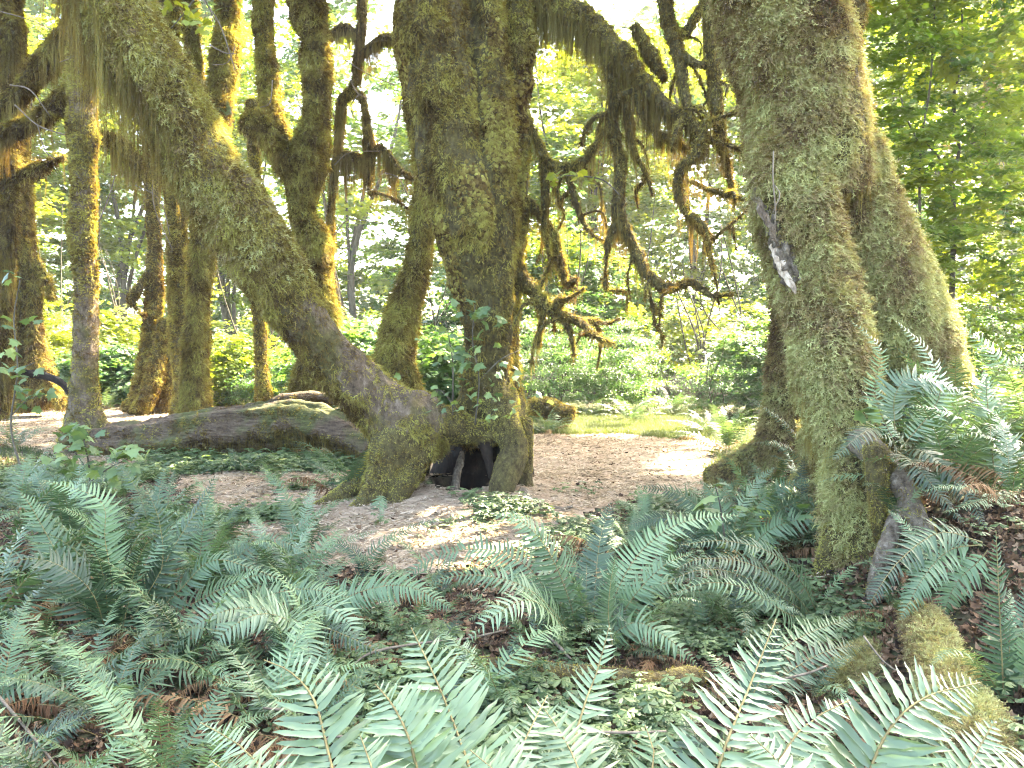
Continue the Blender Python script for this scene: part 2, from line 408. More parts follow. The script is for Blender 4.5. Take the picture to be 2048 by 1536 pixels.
for k in range(3):       # rounded moss cushions, with a bristle of shoots
    r = np.random.default_rng(48 + k); mb = MB(); th = np.linspace(0, 2 * math.pi, 9)[:-1]; V = [[0, 0, .034]]
    for el, rad in ((.030, .018), (.016, .032), (-.01, .036)): V += [[math.cos(t_) * rad * r.uniform(.8, 1.15), math.sin(t_) * rad * r.uniform(.8, 1.15), el + r.normal(0, .003)] for t_ in th]
    V = np.array(V); j = np.arange(8); j2 = (j + 1) % 8
    mb.add(V, np.stack([0 * j, 1 + j, 1 + j2], -1), 0); Q = np.vstack([np.stack([1 + j + 8 * q, 9 + j + 8 * q, 9 + j2 + 8 * q, 1 + j2 + 8 * q], -1) for q in range(2)]); mb.add(V, Q, 0)
    for q in range(22):
        d = unit(np.array([r.normal(), r.normal(), abs(r.normal()) + .3])); p = d * [.034, .034, .032]; l = r.uniform(.006, .016); sd = unit(np.cross(d, r.normal(0, 1, 3))); mb.add(np.array([p - sd * .003, p + sd * .003, p + d * l + [l * .5, 0, 0]]), [[0, 1, 2]], 0)
    source(f'dome{k}', mb.build('dome', M['moss'], False))
def beard(name, mat, n, seed, spread=.05):
    r = np.random.default_rng(seed); mb = MB()      # unit length, hangs along -Z
    for k in range(n):
        x, y = r.normal(0, spread, 2); l = r.uniform(.45, 1.0) if k else 1.0
        pts = [np.array([x, y, .02])]
        d = np.array([0, 0, -1.0])
        for j in range(7):
            pts.append(pts[-1] + (d + r.normal(0, .09, 3) * [1, 1, 0]) * l / 7)
        a = r.uniform(0, math.pi); sd = np.array([math.cos(a), math.sin(a), 0])
        strand(mb, np.array(pts), .006, sd, 0, 12, .045, r)
    source(name, mb.build(name, mat))
for k in range(4): beard(f'beard{k}', M['beard'], 7, 50 + k, .045)

def leaf_poly(kind, s, bend=0.12, r=None):
    """flat leaf in XY growing along +X, folded a little; returns V, F (triangles)"""
    if kind == 'maple':
        o = [(0, 0), (.02, .24), (-.10, .40), (.16, .38), (.30, .62), (.42, .40), (.60, .46), (.60, .26), (1.0, 0)]
    elif kind == 'star':
        o = [(0, 0), (.0, .34), (.30, .28), (.48, .50), (.60, .22), (1.0, 0)]
    elif kind == 'heart':
        o = [(0, 0), (.35, .30), (.75, .46), (1.0, .28), (.90, 0)]
    else:
        o = [(0, 0), (.35, .26), (.7, .2), (1.0, 0)]
    o = np.array(o); up = np.column_stack([o[1:-1, 0], o[1:-1, 1], -bend * np.abs(o[1:-1, 1])])
    lo = up[::-1] * [1, -1, 1]
    tip = np.array([[o[-1, 0], 0, -bend * .6]]); V = np.vstack([[[0, 0, 0]], up, tip, lo]) * s
    n = len(V); c = np.array([[.38 * s, 0, 0.0]]); V = np.vstack([V, c]); k = np.arange(n)
    F = np.stack([np.full(n, n), k, (k + 1) % n], -1)
    return V, F[:, ::-1]
def rotm(az, el, roll):
    ca, sa, ce, se, cr, sr = math.cos(az), math.sin(az), math.cos(el), math.sin(el), math.cos(roll), math.sin(roll)
    Rz = np.array([[ca, -sa, 0], [sa, ca, 0], [0, 0, 1]]); Ry = np.array([[ce, 0, -se], [0, 1, 0], [se, 0, ce]]); Rx = np.array([[1, 0, 0], [0, cr, -sr], [0, sr, cr]])
    return Rz @ Ry @ Rx
def spray(name, kind, n_tw, L, ls, mat, seed, flat=.25, n_per=5, fan=1.3):
    """a layered spray: forking twigs with leaves in pairs, reaching along +X"""
    r = np.random.default_rng(seed); mb = MB()
    for t in range(n_tw):
        az = r.uniform(-fan, fan); l = L * r.uniform(.6, 1.05); el = r.normal(.05, .18)
        d = rotm(az, el, 0) @ [1, 0, 0]
        P = crom(np.array([[0, 0, 0], d * l * .5 + r.normal(0, .03, 3), d * l + np.array([0, 0, -.07 * l])]), 5)
        strand(mb, P, .0035, np.array([-d[1], d[0], 0]), 1)
        for k in range(n_per):
            f = (k + .6) / n_per; p = P[0] + (P[-1] - P[0]) * f
            for sg in (-1, 1) if k < n_per - 1 else (0,):
                V, Fc = leaf_poly(kind, ls * r.uniform(.7, 1.15), r.uniform(.05, .35))
                V = V @ rotm(az + sg * r.uniform(.6, 1.3), r.normal(-.1, flat), r.normal(0, flat)).T
                q = p + r.normal(0, .02, 3) + np.array([0, 0, r.normal(0, .015)]); mb.add(V + q, Fc, 0)
    source(name, mb.build(name, [mat, M['stem']], smooth=False))
for k in range(3):
    spray(f'maple{k}', 'star', 7, .75, .11, M['leaf'], 60 + k)
    spray(f'cool{k}', 'star', 7, .75, .12, M['leaf_cool'], 70 + k)
    spray(f'small{k}', 'plain', 9, .45, .05, M['leaf'], 80 + k, .5)
    spray(f'smallcool{k}', 'plain', 9, .45, .05, M['leaf_cool'], 90 + k, .5)
    spray(f'roof{k}', 'star', 9, .9, .20, M['leaf'], 95 + k, .35, 5)
def orient_flat(n, tilt=.25, az=None):
    az = rng.uniform(-math.pi, math.pi, n) if az is None else az
    return np.stack([rng.normal(0, tilt, n), rng.normal(0, tilt, n), az], -1)

# ==================================================================== the ground
# path outline on the ground, from where its edge lies in view
EDGE = np.array([gnd(*p)[:2] for p in [(-500, 815), (-60, 868), (150, 925), (330, 950), (430, 1010), (500, 1075), (600, 1128), (830, 1150), (1010, 1120),
        (1150, 1075), (1260, 1010), (1400, 990), (1440, 940), (1415, 890), (1385, 868), (1240, 862), (1090, 858), (1000, 850), (700, 842), (560, 818), (330, 814), (0, 808), (-500, 803)]])
def inside(x, y, poly):
    c = np.zeros(x.shape, bool); n = len(poly)
    for i in range(n):
        x1, y1 = poly[i]; x2, y2 = poly[(i + 1) % n]
        k = ((y1 > y) != (y2 > y)) & (x < (x2 - x1) * (y - y1) / (y2 - y1 + 1e-12) + x1); c ^= k
    return c
HOL = (-.47, 9.0)
def on_path(x, y, wob=.35):
    P = np.column_stack([x, y, 0 * x]); return inside(x + wob * fbm(P, .9, 3, 31), y + wob * fbm(P, .9, 3, 32), EDGE) & (((x - HOL[0]) / .48) ** 2 + ((y - HOL[1]) / .62) ** 2 > 1)
def grid(x0, x1, y0, y1, step, mat, name, lift=0.0, keep=None, yp=1.0):
    nx = int((x1 - x0) / step) + 1
    ny = int((y1 - y0) / step) + 1
    X, Y = np.meshgrid(np.linspace(x0, x1, nx), np.linspace(y0, y1, ny)); Z = hgt(X, Y)
    P = np.column_stack([X.ravel(), Y.ravel(), Z.ravel()])
    P[:, 2] += lift + (fbm(P, 9, 2, 3) * .012 if step < .2 else 0)
    i = np.arange(ny - 1)[:, None] * nx + np.arange(nx - 1)[None]; Fq = np.stack([i, i + 1, i + nx + 1, i + nx], -1).reshape(-1, 4)
    if keep is not None:
        Cc = P[Fq].mean(1); Fq = Fq[keep(Cc[:, 0], Cc[:, 1])]; u, inv = np.unique(Fq, return_inverse=True); P = P[u]; Fq = inv.reshape(-1, 4)
    return mesh(name, P, Fq, mat)
M['soil'] = barky('forest_soil', [(.010, .006, .004), (.026, .016, .010), (.055, .035, .021), (.09, .062, .040)], 7, 1.0, 0.95, (1, 1, 1), cols2=[(.02, .03, .010), (.045, .055, .018), (.08, .09, .03)], patch=1.1)
M['path'] = barky('path_litter', [(.12, .075, .045), (.22, .15, .10), (.31, .225, .16), (.39, .30, .225)], 5, 0.8, 0.95, (1, 1, 1), fine=90)
M['turf'] = barky('turf', [(.03, .035, .012), (.05, .06, .022), (.08, .09, .035)], 6, 0.8, 0.95, (1, 1, 1))
# one ground sheet: fine near, and coarse out to the horizon
def ground_sheet():
    xs = np.concatenate([-np.geomspace(400, 16, 14), np.arange(-15.9, 16, .16), np.geomspace(16, 400, 14)])
    ys = np.concatenate([[-400, -150, -60, -25, -10], np.arange(-5, 30, .16), np.geomspace(30.2, 900, 18)])
    X, Y = np.meshgrid(xs, ys); Z = hgt(X, Y); nx, ny = len(xs), len(ys)
    P = np.column_stack([X.ravel(), Y.ravel(), Z.ravel()])
    i = np.arange(ny - 1)[:, None] * nx + np.arange(nx - 1)[None]
    return mesh('ground', P, np.stack([i, i + 1, i + nx + 1, i + nx], -1).reshape(-1, 4), M['soil'])
obj('ground', ground_sheet(), kind='structure')
path_me = grid(-24, 8, 5, 25, .12, M['path'], 'path', .018, lambda x, y: on_path(x, y))
obj('path', path_me, kind='structure')

# ==================================================================== trees
def remesh(mb, voxel, smooth=3):
    me = mb.build('raw', M['mossbed']); o = bpy.data.objects.new('raw', me); COL.objects.link(o)
    m = o.modifiers.new('r', 'REMESH'); m.mode = 'VOXEL'; m.voxel_size = voxel
    s = o.modifiers.new('s', 'SMOOTH'); s.iterations = smooth; s.factor = 0.6
    dg = bpy.context.evaluated_depsgraph_get(); out = bpy.data.meshes.new_from_object(o.evaluated_get(dg))
    n = len(out.vertices); V = np.empty(n * 3, np.float32); out.vertices.foreach_get('co', V)
    N = np.empty(n * 3, np.float32); out.vertices.foreach_get('normal', N)
    I = np.empty(len(out.loops), np.int32); out.loops.foreach_get('vertex_index', I)
    bpy.data.objects.remove(o); bpy.data.meshes.remove(me); bpy.data.meshes.remove(out)
    return V.reshape(-1, 3).astype(float), N.reshape(-1, 3).astype(float), I.reshape(-1, 4)
def solid(root, tubes, voxel=.035, smooth=3, lump=.05, furrow=.025, fs=3.0, mats=None):
    """tubes: (part name, points, radii, options) melted into one skin, then cut into the parts. -> [(name, object, tube)]"""
    mb = MB(); axes = []
    for nm, P, r, kw in tubes:
        k = dict(seg=.08, nr=20); k.update(kw); tube_mb(mb, P, r, **k)
        A = crom(np.column_stack([P, r]), max(6, int(np.linalg.norm(np.diff(P, axis=0), axis=1).sum() / .15))); axes.append(A)
    V, N, I = remesh(mb, voxel, smooth)
    d = lump * fbm(V, 1.7, 3, 41) + furrow * (1 - 2 * np.abs(fbm(V * np.array([1, 1, .28]), fs, 3, 43))) + furrow * .5 * fbm(V, 9, 2, 44)
    V = V + N * d[:, None]
    C = V[I].mean(1); best = np.full(len(C), 1e9); lab = np.zeros(len(C), int)
    for t, A in enumerate(axes):
        for s in range(0, len(C), 60000):
            c = C[s:s + 60000]; D = (np.linalg.norm(c[:, None] - A[None, :, :3], axis=2) / (A[None, :, 3] + .02)).min(1)
            k = D < best[s:s + 60000]; best[s:s + 60000][k] = D[k]; lab[s:s + 60000][k] = t
    comp = np.arange(len(V))                       # hand stray patches of a part to the part they touch
    for t in range(len(tubes)):
        f = I[lab == t]
        for _ in range(60):
            m = comp[f].min(1); c2 = comp.copy(); np.minimum.at(c2, f.ravel(), np.repeat(m, 4)); c2 = c2[c2]
            if (c2 == comp).all(): break
            comp = c2
        if not len(f): continue
        cf = comp[I[:, 0]]; ids = np.where(lab == t)[0]; u, cnt = np.unique(cf[ids], return_counts=True)
        big = u[cnt.argmax()]; stray = ids[cf[ids] != big]
        if len(stray):
            vl = np.full(len(V), -1); oth = np.where(lab != t)[0]; vl[I[oth].ravel()] = np.repeat(lab[oth], 4)
            for uu in np.unique(cf[stray]):
                s_ = stray[cf[stray] == uu]; w = vl[I[s_].ravel()]; w = w[w >= 0]
                if len(w): lab[s_] = np.bincount(w).argmax()
        comp = np.arange(len(V))
    out = []; loc = np.array(root.location)
    for t, (nm, P, r, kw) in enumerate(tubes):
        f = I[lab == t]
        if len(f) < 12: continue
        u, inv = np.unique(f, return_inverse=True)
        me = mesh(nm, V[u] - loc, inv.reshape(-1, 4), (mats or {}).get(t, M['mossbed']))
        out.append((nm, obj(nm, me, root), t))
    return out
def wpts(o, root, dens, fn=None, seed=0):
    P, N = sample(o.data, dens, None, seed); P = P + np.array(root.location)
    if fn is not None and len(P):
        k = rng.random(len(P)) < fn(P, N); P, N = P[k], N[k]
    return P, N
def ztop(P): return P[:, 2] < 1.6 + .46 * P[:, 1] + .8        # beyond the top of the view nobody sees moss
def add_moss(root, objs, dens, srcs, scale=1.0, fn=None, name='moss', tint_shift=0.0, jit=.35, seed=1):
    PP, NN = [], []
    for k, o in enumerate(objs):
        P, N = wpts(o, root, dens, fn, seed + k); kk = ztop(P); PP.append(P[kk]); NN.append(N[kk])
    P, N = np.vstack(PP), np.vstack(NN)
    if not len(P): return
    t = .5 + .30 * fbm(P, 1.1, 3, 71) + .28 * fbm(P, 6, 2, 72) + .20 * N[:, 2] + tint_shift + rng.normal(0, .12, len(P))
    S = scale * rng.uniform(.65, 1.35, len(P)) * (1 + .45 * fbm(P, 2.3, 2, 77))
    scatter(name, P - N * .012, orient_shag(N, jit), S, srcs, root, t)
def add_beard(root, objs, dens, length, fn=None, name='hanging_moss', seed=5, shift=0.0, wide=1.0):
    PP, NN = [], []
    for k, o in enumerate(objs):
        P, N = wpts(o, root, dens, (lambda P, N: (N[:, 2] < .25) * sstep(-.25, .35, fbm(P, 1.6, 2, 81)) ) if fn is None else fn, seed + k)
        kk = ztop(P); PP.append(P[kk]); NN.append(N[kk])
    P, N = np.vstack(PP), np.vstack(NN)
    if not len(P): return
    n = len(P); l = length * rng.uniform(.3, 1.0, n) ** 1.3 * (1 + .8 * fbm(P, 1.3, 2, 83))
    l = np.maximum(l, .03); w = np.minimum(l * .9, .30) * wide * rng.uniform(.6, 1.2, n)
    E = np.stack([rng.normal(0, .06, n), rng.normal(0, .06, n), rng.uniform(-3, 3, n)], -1)
    t = .5 + .25 * fbm(P, 1.3, 3, 85) + shift + rng.normal(0, .1, n)
    scatter(name, P, E, np.stack([w, w, l], -1), [f'beard{k}' for k in range(4)], root, t)
SHAG = ['shag0', 'shag1', 'shag2']; CUSH = ['cushion0', 'cushion1', 'cushion2']; CLUB = ['club0', 'club1', 'club2']; FUZZ = ['fuzz0', 'fuzz1', 'fuzz2']
SHRINK = .05          # the skin lies under its coat of moss
def rows(nm, rws, **kw):
    P, r = pxpath(rws); s = kw.pop('shrink', SHRINK); return (nm, P, r - np.minimum(s, .27 * r), kw)
def crown(root, c, rad, n, srcs=('roof0', 'roof1', 'roof2'), seed=0, name='crown', sc=1.0, holes=.0):
    r = np.random.default_rng(seed); P = r.normal(0, 1, (n * 3, 3)); P = unit(P) * (r.random((len(P), 1)) ** .45) * rad + c
    k = fbm(P, .35, 2, 91) > holes - .35; P = P[k][:n]
    P = P[P[:, 2] > 1.6 + .44 * P[:, 1]] if name == 'crown' else P
    P = P[sunlit(P)]
    scatter(name, P, orient_flat(len(P), .3), sc * r.uniform(.8, 1.3, len(P)), list(srcs), root, .5 + .25 * fbm(P, .5, 2, 92))

# ---------------------------------------------------------------- central maple
SHRINK = .055
ct = thing('bigleaf_maple', 'huge many-stemmed mossy maple, centre, dark hollow in its foot, one trunk leaning far left', 'tree', (-.35, 8.8, 0))
tub = [
    rows('trunk', [(845, -700, 8.6, 210), (855, -200, 8.6, 180), (860, 0, 8.6, 160), (880, 150, 8.6, 165), (905, 300, 8.55, 172), (930, 420, 8.5, 160), (950, 540, 8.6, 122), (962, 650, 8.7, 88), (962, 740, 8.8, 84), (955, 820, 9.0, 100), (950, 860, 9.3, 110)], lobes=(3, .08), lump=.18, seed=2),
    rows('trunk', [(970, -700, 8.9, 110), (972, 0, 8.75, 80), (985, 150, 8.6, 85), (985, 300, 8.5, 105), (992, 420, 8.5, 95), (990, 540, 8.55, 95), (990, 650, 8.7, 85), (990, 760, 8.8, 80), (1010, 850, 8.9, 110)], lump=.22, seed=4),
    rows('trunk', [(1045, -700, 9.2, 110), (1038, 0, 9.0, 72), (1036, 90, 9.0, 84), (1030, 200, 9.0, 72), (1036, 280, 9.0, 66), (1030, 400, 9, 62), (1022, 540, 9, 58), (1018, 650, 9, 50), (1020, 760, 9, 52), (1030, 840, 8.9, 60)], lump=.25, seed=6),
    rows('leaning_trunk', [(150, -600, 7.3, 240), (185, -200, 7.5, 215), (215, -20, 7.6, 180), (280, 120, 7.7, 160), (350, 230, 7.8, 152), (405, 335, 7.9, 162), (470, 430, 8.0, 164), (526, 515, 8.1, 152), (582, 604, 8.2, 130), (640, 684, 8.3, 116), (704, 752, 8.4, 120), (766, 812, 8.5, 136), (818, 848, 8.55, 165), (852, 868, 8.65, 120), (880, 880, 8.75, 70)], lump=.07, seed=8),
    rows('root', [(825, 832, 8.6, 120), (885, 846, 8.55, 92), (940, 860, 8.6, 66), (990, 872, 8.7, 60)], lump=.15, seed=9),
    rows('root', [(848, 862, 8.5, 92), (826, 930, 8.35, 62), (798, 985, 8.2, 52), (776, 1050, 8.05, 38)], lump=.15, seed=10),
    rows('root', [(800, 880, 8.45, 140), (770, 950, 8.3, 92), (735, 1005, 8.15, 60), (690, 1045, 8.0, 30)], lump=.15, seed=11),
    rows('root', [(790, 900, 8.6, 110), (735, 960, 8.5, 76), (670, 1000, 8.35, 52), (600, 1035, 8.15, 34), (560, 1055, 8.0, 16)], lump=.15, seed=12),
    rows('root', [(955, 862, 8.62, 34), (972, 900, 8.6, 26), (985, 960, 8.6, 16)], lump=.3, seed=13),
    rows('root', [(1000, 790, 8.8, 90), (1012, 850, 8.6, 78), (1030, 900, 8.5, 74), (1012, 950, 8.4, 74), (1000, 1000, 8.35, 60), (1010, 1040, 8.3, 40)], lump=.14, seed=14),
    rows('root', [(1045, 840, 8.9, 60), (1050, 900, 8.8, 44), (1045, 960, 8.75, 44), (1060, 1010, 8.7, 36)], lump=.14, seed=15),
    rows('root', [(975, 850, 9.5, 110), (950, 930, 9.9, 170), (930, 1030, 10.0, 230)], lump=.1, seed=16),
    rows('root', [(840, 870, 9.0, 90), (815, 950, 9.5, 100), (800, 1040, 9.7, 130)], lump=.1, seed=18), rows('root', [(1020, 860, 9.2, 70), (1035, 950, 9.5, 80), (1045, 1040, 9.7, 110)], lump=.1, seed=19),
    rows('root', [(835, 870, 8.8, 110), (795, 950, 8.75, 110), (755, 1030, 8.6, 130)], lump=.1, seed=20),
    rows('root', [(925, 900, 9.2, 14), (912, 960, 9.0, 26), (900, 1030, 8.9, 50)], lump=.2, seed=17),
]
parts = solid(ct, tub, .028, 4, .045, .022)
by = lambda *idx: [o for n, o, t in parts if t in idx]
for o in by(15): o.data.materials[0] = M['root_bark']
for o in by(8, 11, 12, 13): o.data.materials[0] = M['darkwood_and_shade']  # ragged strip is dark wood; the rear roots carry the hollow's shade as colour
for o in by(3): o.data.materials[0] = M['bark']
def crease(tubes, pairs, w=.05):
    AX = [crom(np.column_stack([P, r]), 80) for nm, P, r, kw in tubes]
    def f(P):
        out = np.ones(len(P)); D = {}
        for t in set(sum(pairs, ())):
            D[t] = np.concatenate([(np.linalg.norm(P[s_:s_ + 20000, None] - AX[t][None, :, :3], axis=2) - AX[t][None, :, 3]).min(1) for s_ in range(0, len(P), 20000)])
        for a_, b_ in pairs: out = np.minimum(out, sstep(w * .25, w, np.abs(D[a_] - D[b_])))
        return out
    return f
cr_ct = crease(tub, [(0, 1), (1, 2)])
up = lambda P, N: np.ones(len(P))
def furry(P, N): return sstep(-.30, .02, fbm(P * np.array([1, 1, .4]), 3.0, 3, 55))
low_thin = lambda P, N: furry(P, N) * (.35 + .65 * sstep(1.0, 2.2, P[:, 2]))
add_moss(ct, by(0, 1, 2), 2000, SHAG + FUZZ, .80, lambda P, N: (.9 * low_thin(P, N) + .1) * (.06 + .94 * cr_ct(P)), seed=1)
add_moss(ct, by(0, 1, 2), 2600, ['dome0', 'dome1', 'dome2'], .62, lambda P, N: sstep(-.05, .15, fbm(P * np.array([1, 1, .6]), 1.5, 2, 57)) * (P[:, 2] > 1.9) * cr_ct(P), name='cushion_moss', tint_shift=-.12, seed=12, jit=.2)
def bare(P):     # the bare stretch of bark low on the leaning trunk
    s = P[:, 2] + .25 * fbm(P, 2.0, 3, 58); return sstep(2.15, 1.75, s) * sstep(.75, .95, s)
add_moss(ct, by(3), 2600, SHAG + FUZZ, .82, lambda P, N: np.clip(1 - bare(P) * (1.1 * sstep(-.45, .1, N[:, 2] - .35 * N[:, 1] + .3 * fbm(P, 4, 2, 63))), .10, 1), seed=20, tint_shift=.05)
add_moss(ct, by(4, 5, 6, 7), 2600, FUZZ, .62, lambda P, N: (.35 + .65 * sstep(-.3, .5, N[:, 2] + fbm(P, 2, 2, 59))) * sstep(9.0, 8.85, P[:, 1] + .0), name='root_moss', tint_shift=.10, seed=30)
add_moss(ct, by(9, 10), 7000, FUZZ, .36, name='pale_root_moss', tint_shift=.42, seed=33)
add_moss(ct, by(14), 2000, FUZZ, .6, name='root_moss', seed=34)
add_moss(ct, by(3), 260, CLUB, .75, lambda P, N: (P[:, 2] > 2.2) * 1.0, name='feather_moss', tint_shift=.1, seed=35)
low3 = lambda P, N: (N[:, 2] < .05) * sstep(2.3, 3.0, P[:, 2]) * (N[:, 0] < .3) * 1.0
add_beard(ct, by(3), 260, .42, low3, seed=41, shift=.05)
add_beard(ct, by(3), 120, .95, lambda P, N: (N[:, 2] < .05) * sstep(3.3, 3.8, P[:, 2]) * (N[:, 0] < .2) * 1.0, seed=43)
add_beard(ct, by(0, 1, 2), 45, .26, lambda P, N: furry(P, N) * (P[:, 2] > 1.0), seed=45)

# boughs of the central maple, hung with moss, reaching right
limbs = [
    [(1030, -60, 9.1, 80), (1095, 10, 9, 74), (1165, 42, 8.8, 66), (1230, 95, 8.6, 52), (1290, 170, 8.4, 44), (1340, 222, 8.2, 40), (1385, 250, 8.1, 36), (1402, 282, 8.05, 36), (1388, 312, 8, 24), (1360, 342, 8, 22), (1355, 385, 8, 20), (1372, 425, 8, 20), (1400, 455, 8, 20), (1428, 478, 8, 10)],
    [(1205, 60, 8.7, 30), (1220, 140, 8.6, 18), (1230, 190, 8.6, 15), (1222, 250, 8.6, 17), (1240, 330, 8.55, 16), (1236, 390, 8.5, 18), (1240, 440, 8.5, 22), (1266, 490, 8.5, 18), (1290, 540, 8.45, 18), (1318, 568, 8.4, 18), (1350, 574, 8.3, 14), (1385, 566, 8.3, 9), (1420, 590, 8.2, 8), (1464, 590, 8.2, 3)],
    [(1325, -120, 8.6, 30), (1330, 0, 8.5, 26), (1342, 60, 8.5, 24), (1358, 115, 8.4, 20), (1368, 190, 8.3, 14), (1384, 245, 8.2, 14)],
    [(1345, 62, 8.5, 18), (1365, 70, 8.5, 16), (1388, 40, 8.5, 13), (1410, 0, 8.6, 12), (1425, -80, 8.6, 12)],
    [(1415, -120, 8.3, 24), (1420, 0, 8.3, 20), (1424, 90, 8.3, 24), (1430, 170, 8.3, 20), (1440, 260, 8.2, 16), (1452, 330, 8.2, 10), (1470, 395, 8.2, 4)],
    [(1366, 112, 8.4, 12), (1395, 128, 8.3, 11), (1446, 134, 8.3, 9)],
    [(1238, 180, 8.6, 10), (1256, 235, 8.6, 14), (1268, 300, 8.6, 9), (1290, 345, 8.6, 7), (1304, 392, 8.6, 2)],
    [(1045, 230, 9.0, 20), (1075, 285, 9, 12), (1095, 325, 8.9, 14), (1130, 336, 8.8, 15), (1165, 325, 8.7, 12), (1200, 275, 8.7, 6), (1212, 250, 8.6, 3)],
    [(1086, 312, 8.9, 9), (1092, 380, 8.9, 12), (1090, 450, 8.9, 7), (1100, 530, 8.9, 3)],
    [(1130, 338, 8.8, 8), (1140, 370, 8.8, 8), (1160, 430, 8.8, 9), (1185, 470, 8.8, 5), (1215, 482, 8.8, 2)],
    [(1050, 400, 9, 14), (1085, 440, 9, 11), (1112, 480, 9, 12), (1128, 560, 9, 9), (1140, 570, 9, 3)],
    [(1030, 540, 9.0, 34), (1062, 580, 8.9, 24), (1090, 612, 8.8, 22), (1120, 630, 8.7, 16), (1160, 645, 8.7, 12), (1190, 672, 8.6, 9), (1228, 690, 8.6, 4)],
    [(1108, 620, 8.7, 9), (1118, 598, 8.7, 9), (1135, 598, 8.7, 7), (1170, 575, 8.6, 3)],
    [(1120, 632, 8.7, 8), (1138, 662, 8.7, 9), (1148, 712, 8.7, 3)],
    [(1140, 640, 8.7, 8), (1180, 640, 8.8, 8), (1215, 645, 8.9, 6), (1240, 636, 8.9, 2)],
    [(1088, 622, 8.8, 8), (1080, 660, 8.8, 7), (1075, 695, 8.8, 3)],
    [(1238, 440, 8.5, 12), (1218, 480, 8.5, 10), (1212, 540, 8.5, 3), (1212, 565, 8.5, 8), (1212, 585, 8.5, 2)],
    [(1290, 540, 8.45, 7), (1298, 590, 8.4, 3), (1306, 622, 8.4, 8), (1308, 640, 8.4, 2)],
    [(1372, 360, 8.2, 6), (1440, 385, 8.1, 7), (1490, 398, 8.0, 6)],
    [(1425, 478, 8, 6), (1460, 450, 8, 4), (1500, 415, 8, 3)],
    [(1270, 50, 9.5, 14), (1300, 110, 9.5, 22), (1330, 160, 9.4, 10)],
    [(1290, 175, 8.4, 8), (1262, 182, 8.4, 8), (1245, 186, 8.4, 6)],
    [(1268, 190, 8.4, 8), (1285, 230, 8.4, 10), (1310, 260, 8.4, 8), (1325, 300, 8.4, 3)],
    [(1300, 255, 8.4, 6), (1350, 285, 8.3, 9), (1375, 300, 8.2, 6)],
    [(1402, 250, 8.1, 8), (1440, 235, 8.0, 5), (1475, 222, 7.8, 6)],
]
lo = []
for k, rw in enumerate(limbs):
    P, r = pxpath(rw); V, q, t = tube_geo(P + fbm(P, 3, 2, 100 + k)[:, None] * .02, np.minimum(r * 1.35, r + .014) if k else r * .8, seg=.03, nr=10, lump=.5, seed=100 + k)
    mb = MB(); n0 = 0; mb.V.append(V); mb.n = len(V); mb.F[(4, 0)] = [q]; mb.F[(3, 0)] = [t]
    lo.append(obj('limb', mb.build('limb', M['mossbed'], off=ct.location), ct))
rl = np.random.default_rng(77)
for k, rw in enumerate(limbs[:20]):
    P, r = pxpath(rw); L = np.linalg.norm(np.diff(P, axis=0), axis=1).sum(); A = crom(np.column_stack([P, r]), 40)
    for q in range(int(L * 1.2) + 1):
        i = rl.integers(6, 39) if k else rl.integers(14, 39); p = A[i, :3]; l = rl.uniform(.15, .6) * (1 if k else 1.3); d = np.array([rl.normal(0, .8), rl.normal(0, .8), rl.normal(-.35, .35)]); d /= np.linalg.norm(d)
        Q = np.array([p, p + d * l * .35, p + d * l * .6 + [0, 0, -l * .15], p + d * l * .75 + [0, 0, -l * .55]]) + rl.normal(0, .02, (4, 3)) * [[0], [1], [1], [1]]
        V, qd, tr = tube_geo(Q, np.array([.018, .016, .012, .004]) * rl.uniform(.6, 1.5), seg=.03, nr=7, lump=.6, seed=k * 9 + q)
        mb = MB(); mb.V.append(V); mb.n = len(V); mb.F[(4, 0)] = [qd]; mb.F[(3, 0)] = [tr]; lo.append(obj('limb', mb.build('limb', M['mossbed'], off=ct.location), ct))
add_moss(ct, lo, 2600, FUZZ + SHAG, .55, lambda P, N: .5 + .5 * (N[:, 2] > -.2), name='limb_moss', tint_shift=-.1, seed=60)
add_beard(ct, lo[:1], 900, .62, lambda P, N: (N[:, 2] < .1) * (.25 + .75 * sstep(3.2, 4.2, P[:, 2])), seed=70, wide=.8)
add_beard(ct, lo, 1300, .26, lambda P, N: (N[:, 2] < .3) * sstep(-.3, .3, fbm(P, 2.2, 2, 87)), seed=72, wide=.6)
add_beard(ct, lo[1:8], 320, .5, lambda P, N: (N[:, 2] < .3) * sstep(-.1, .3, fbm(P, 2.2, 2, 88)), seed=90, wide=.7)

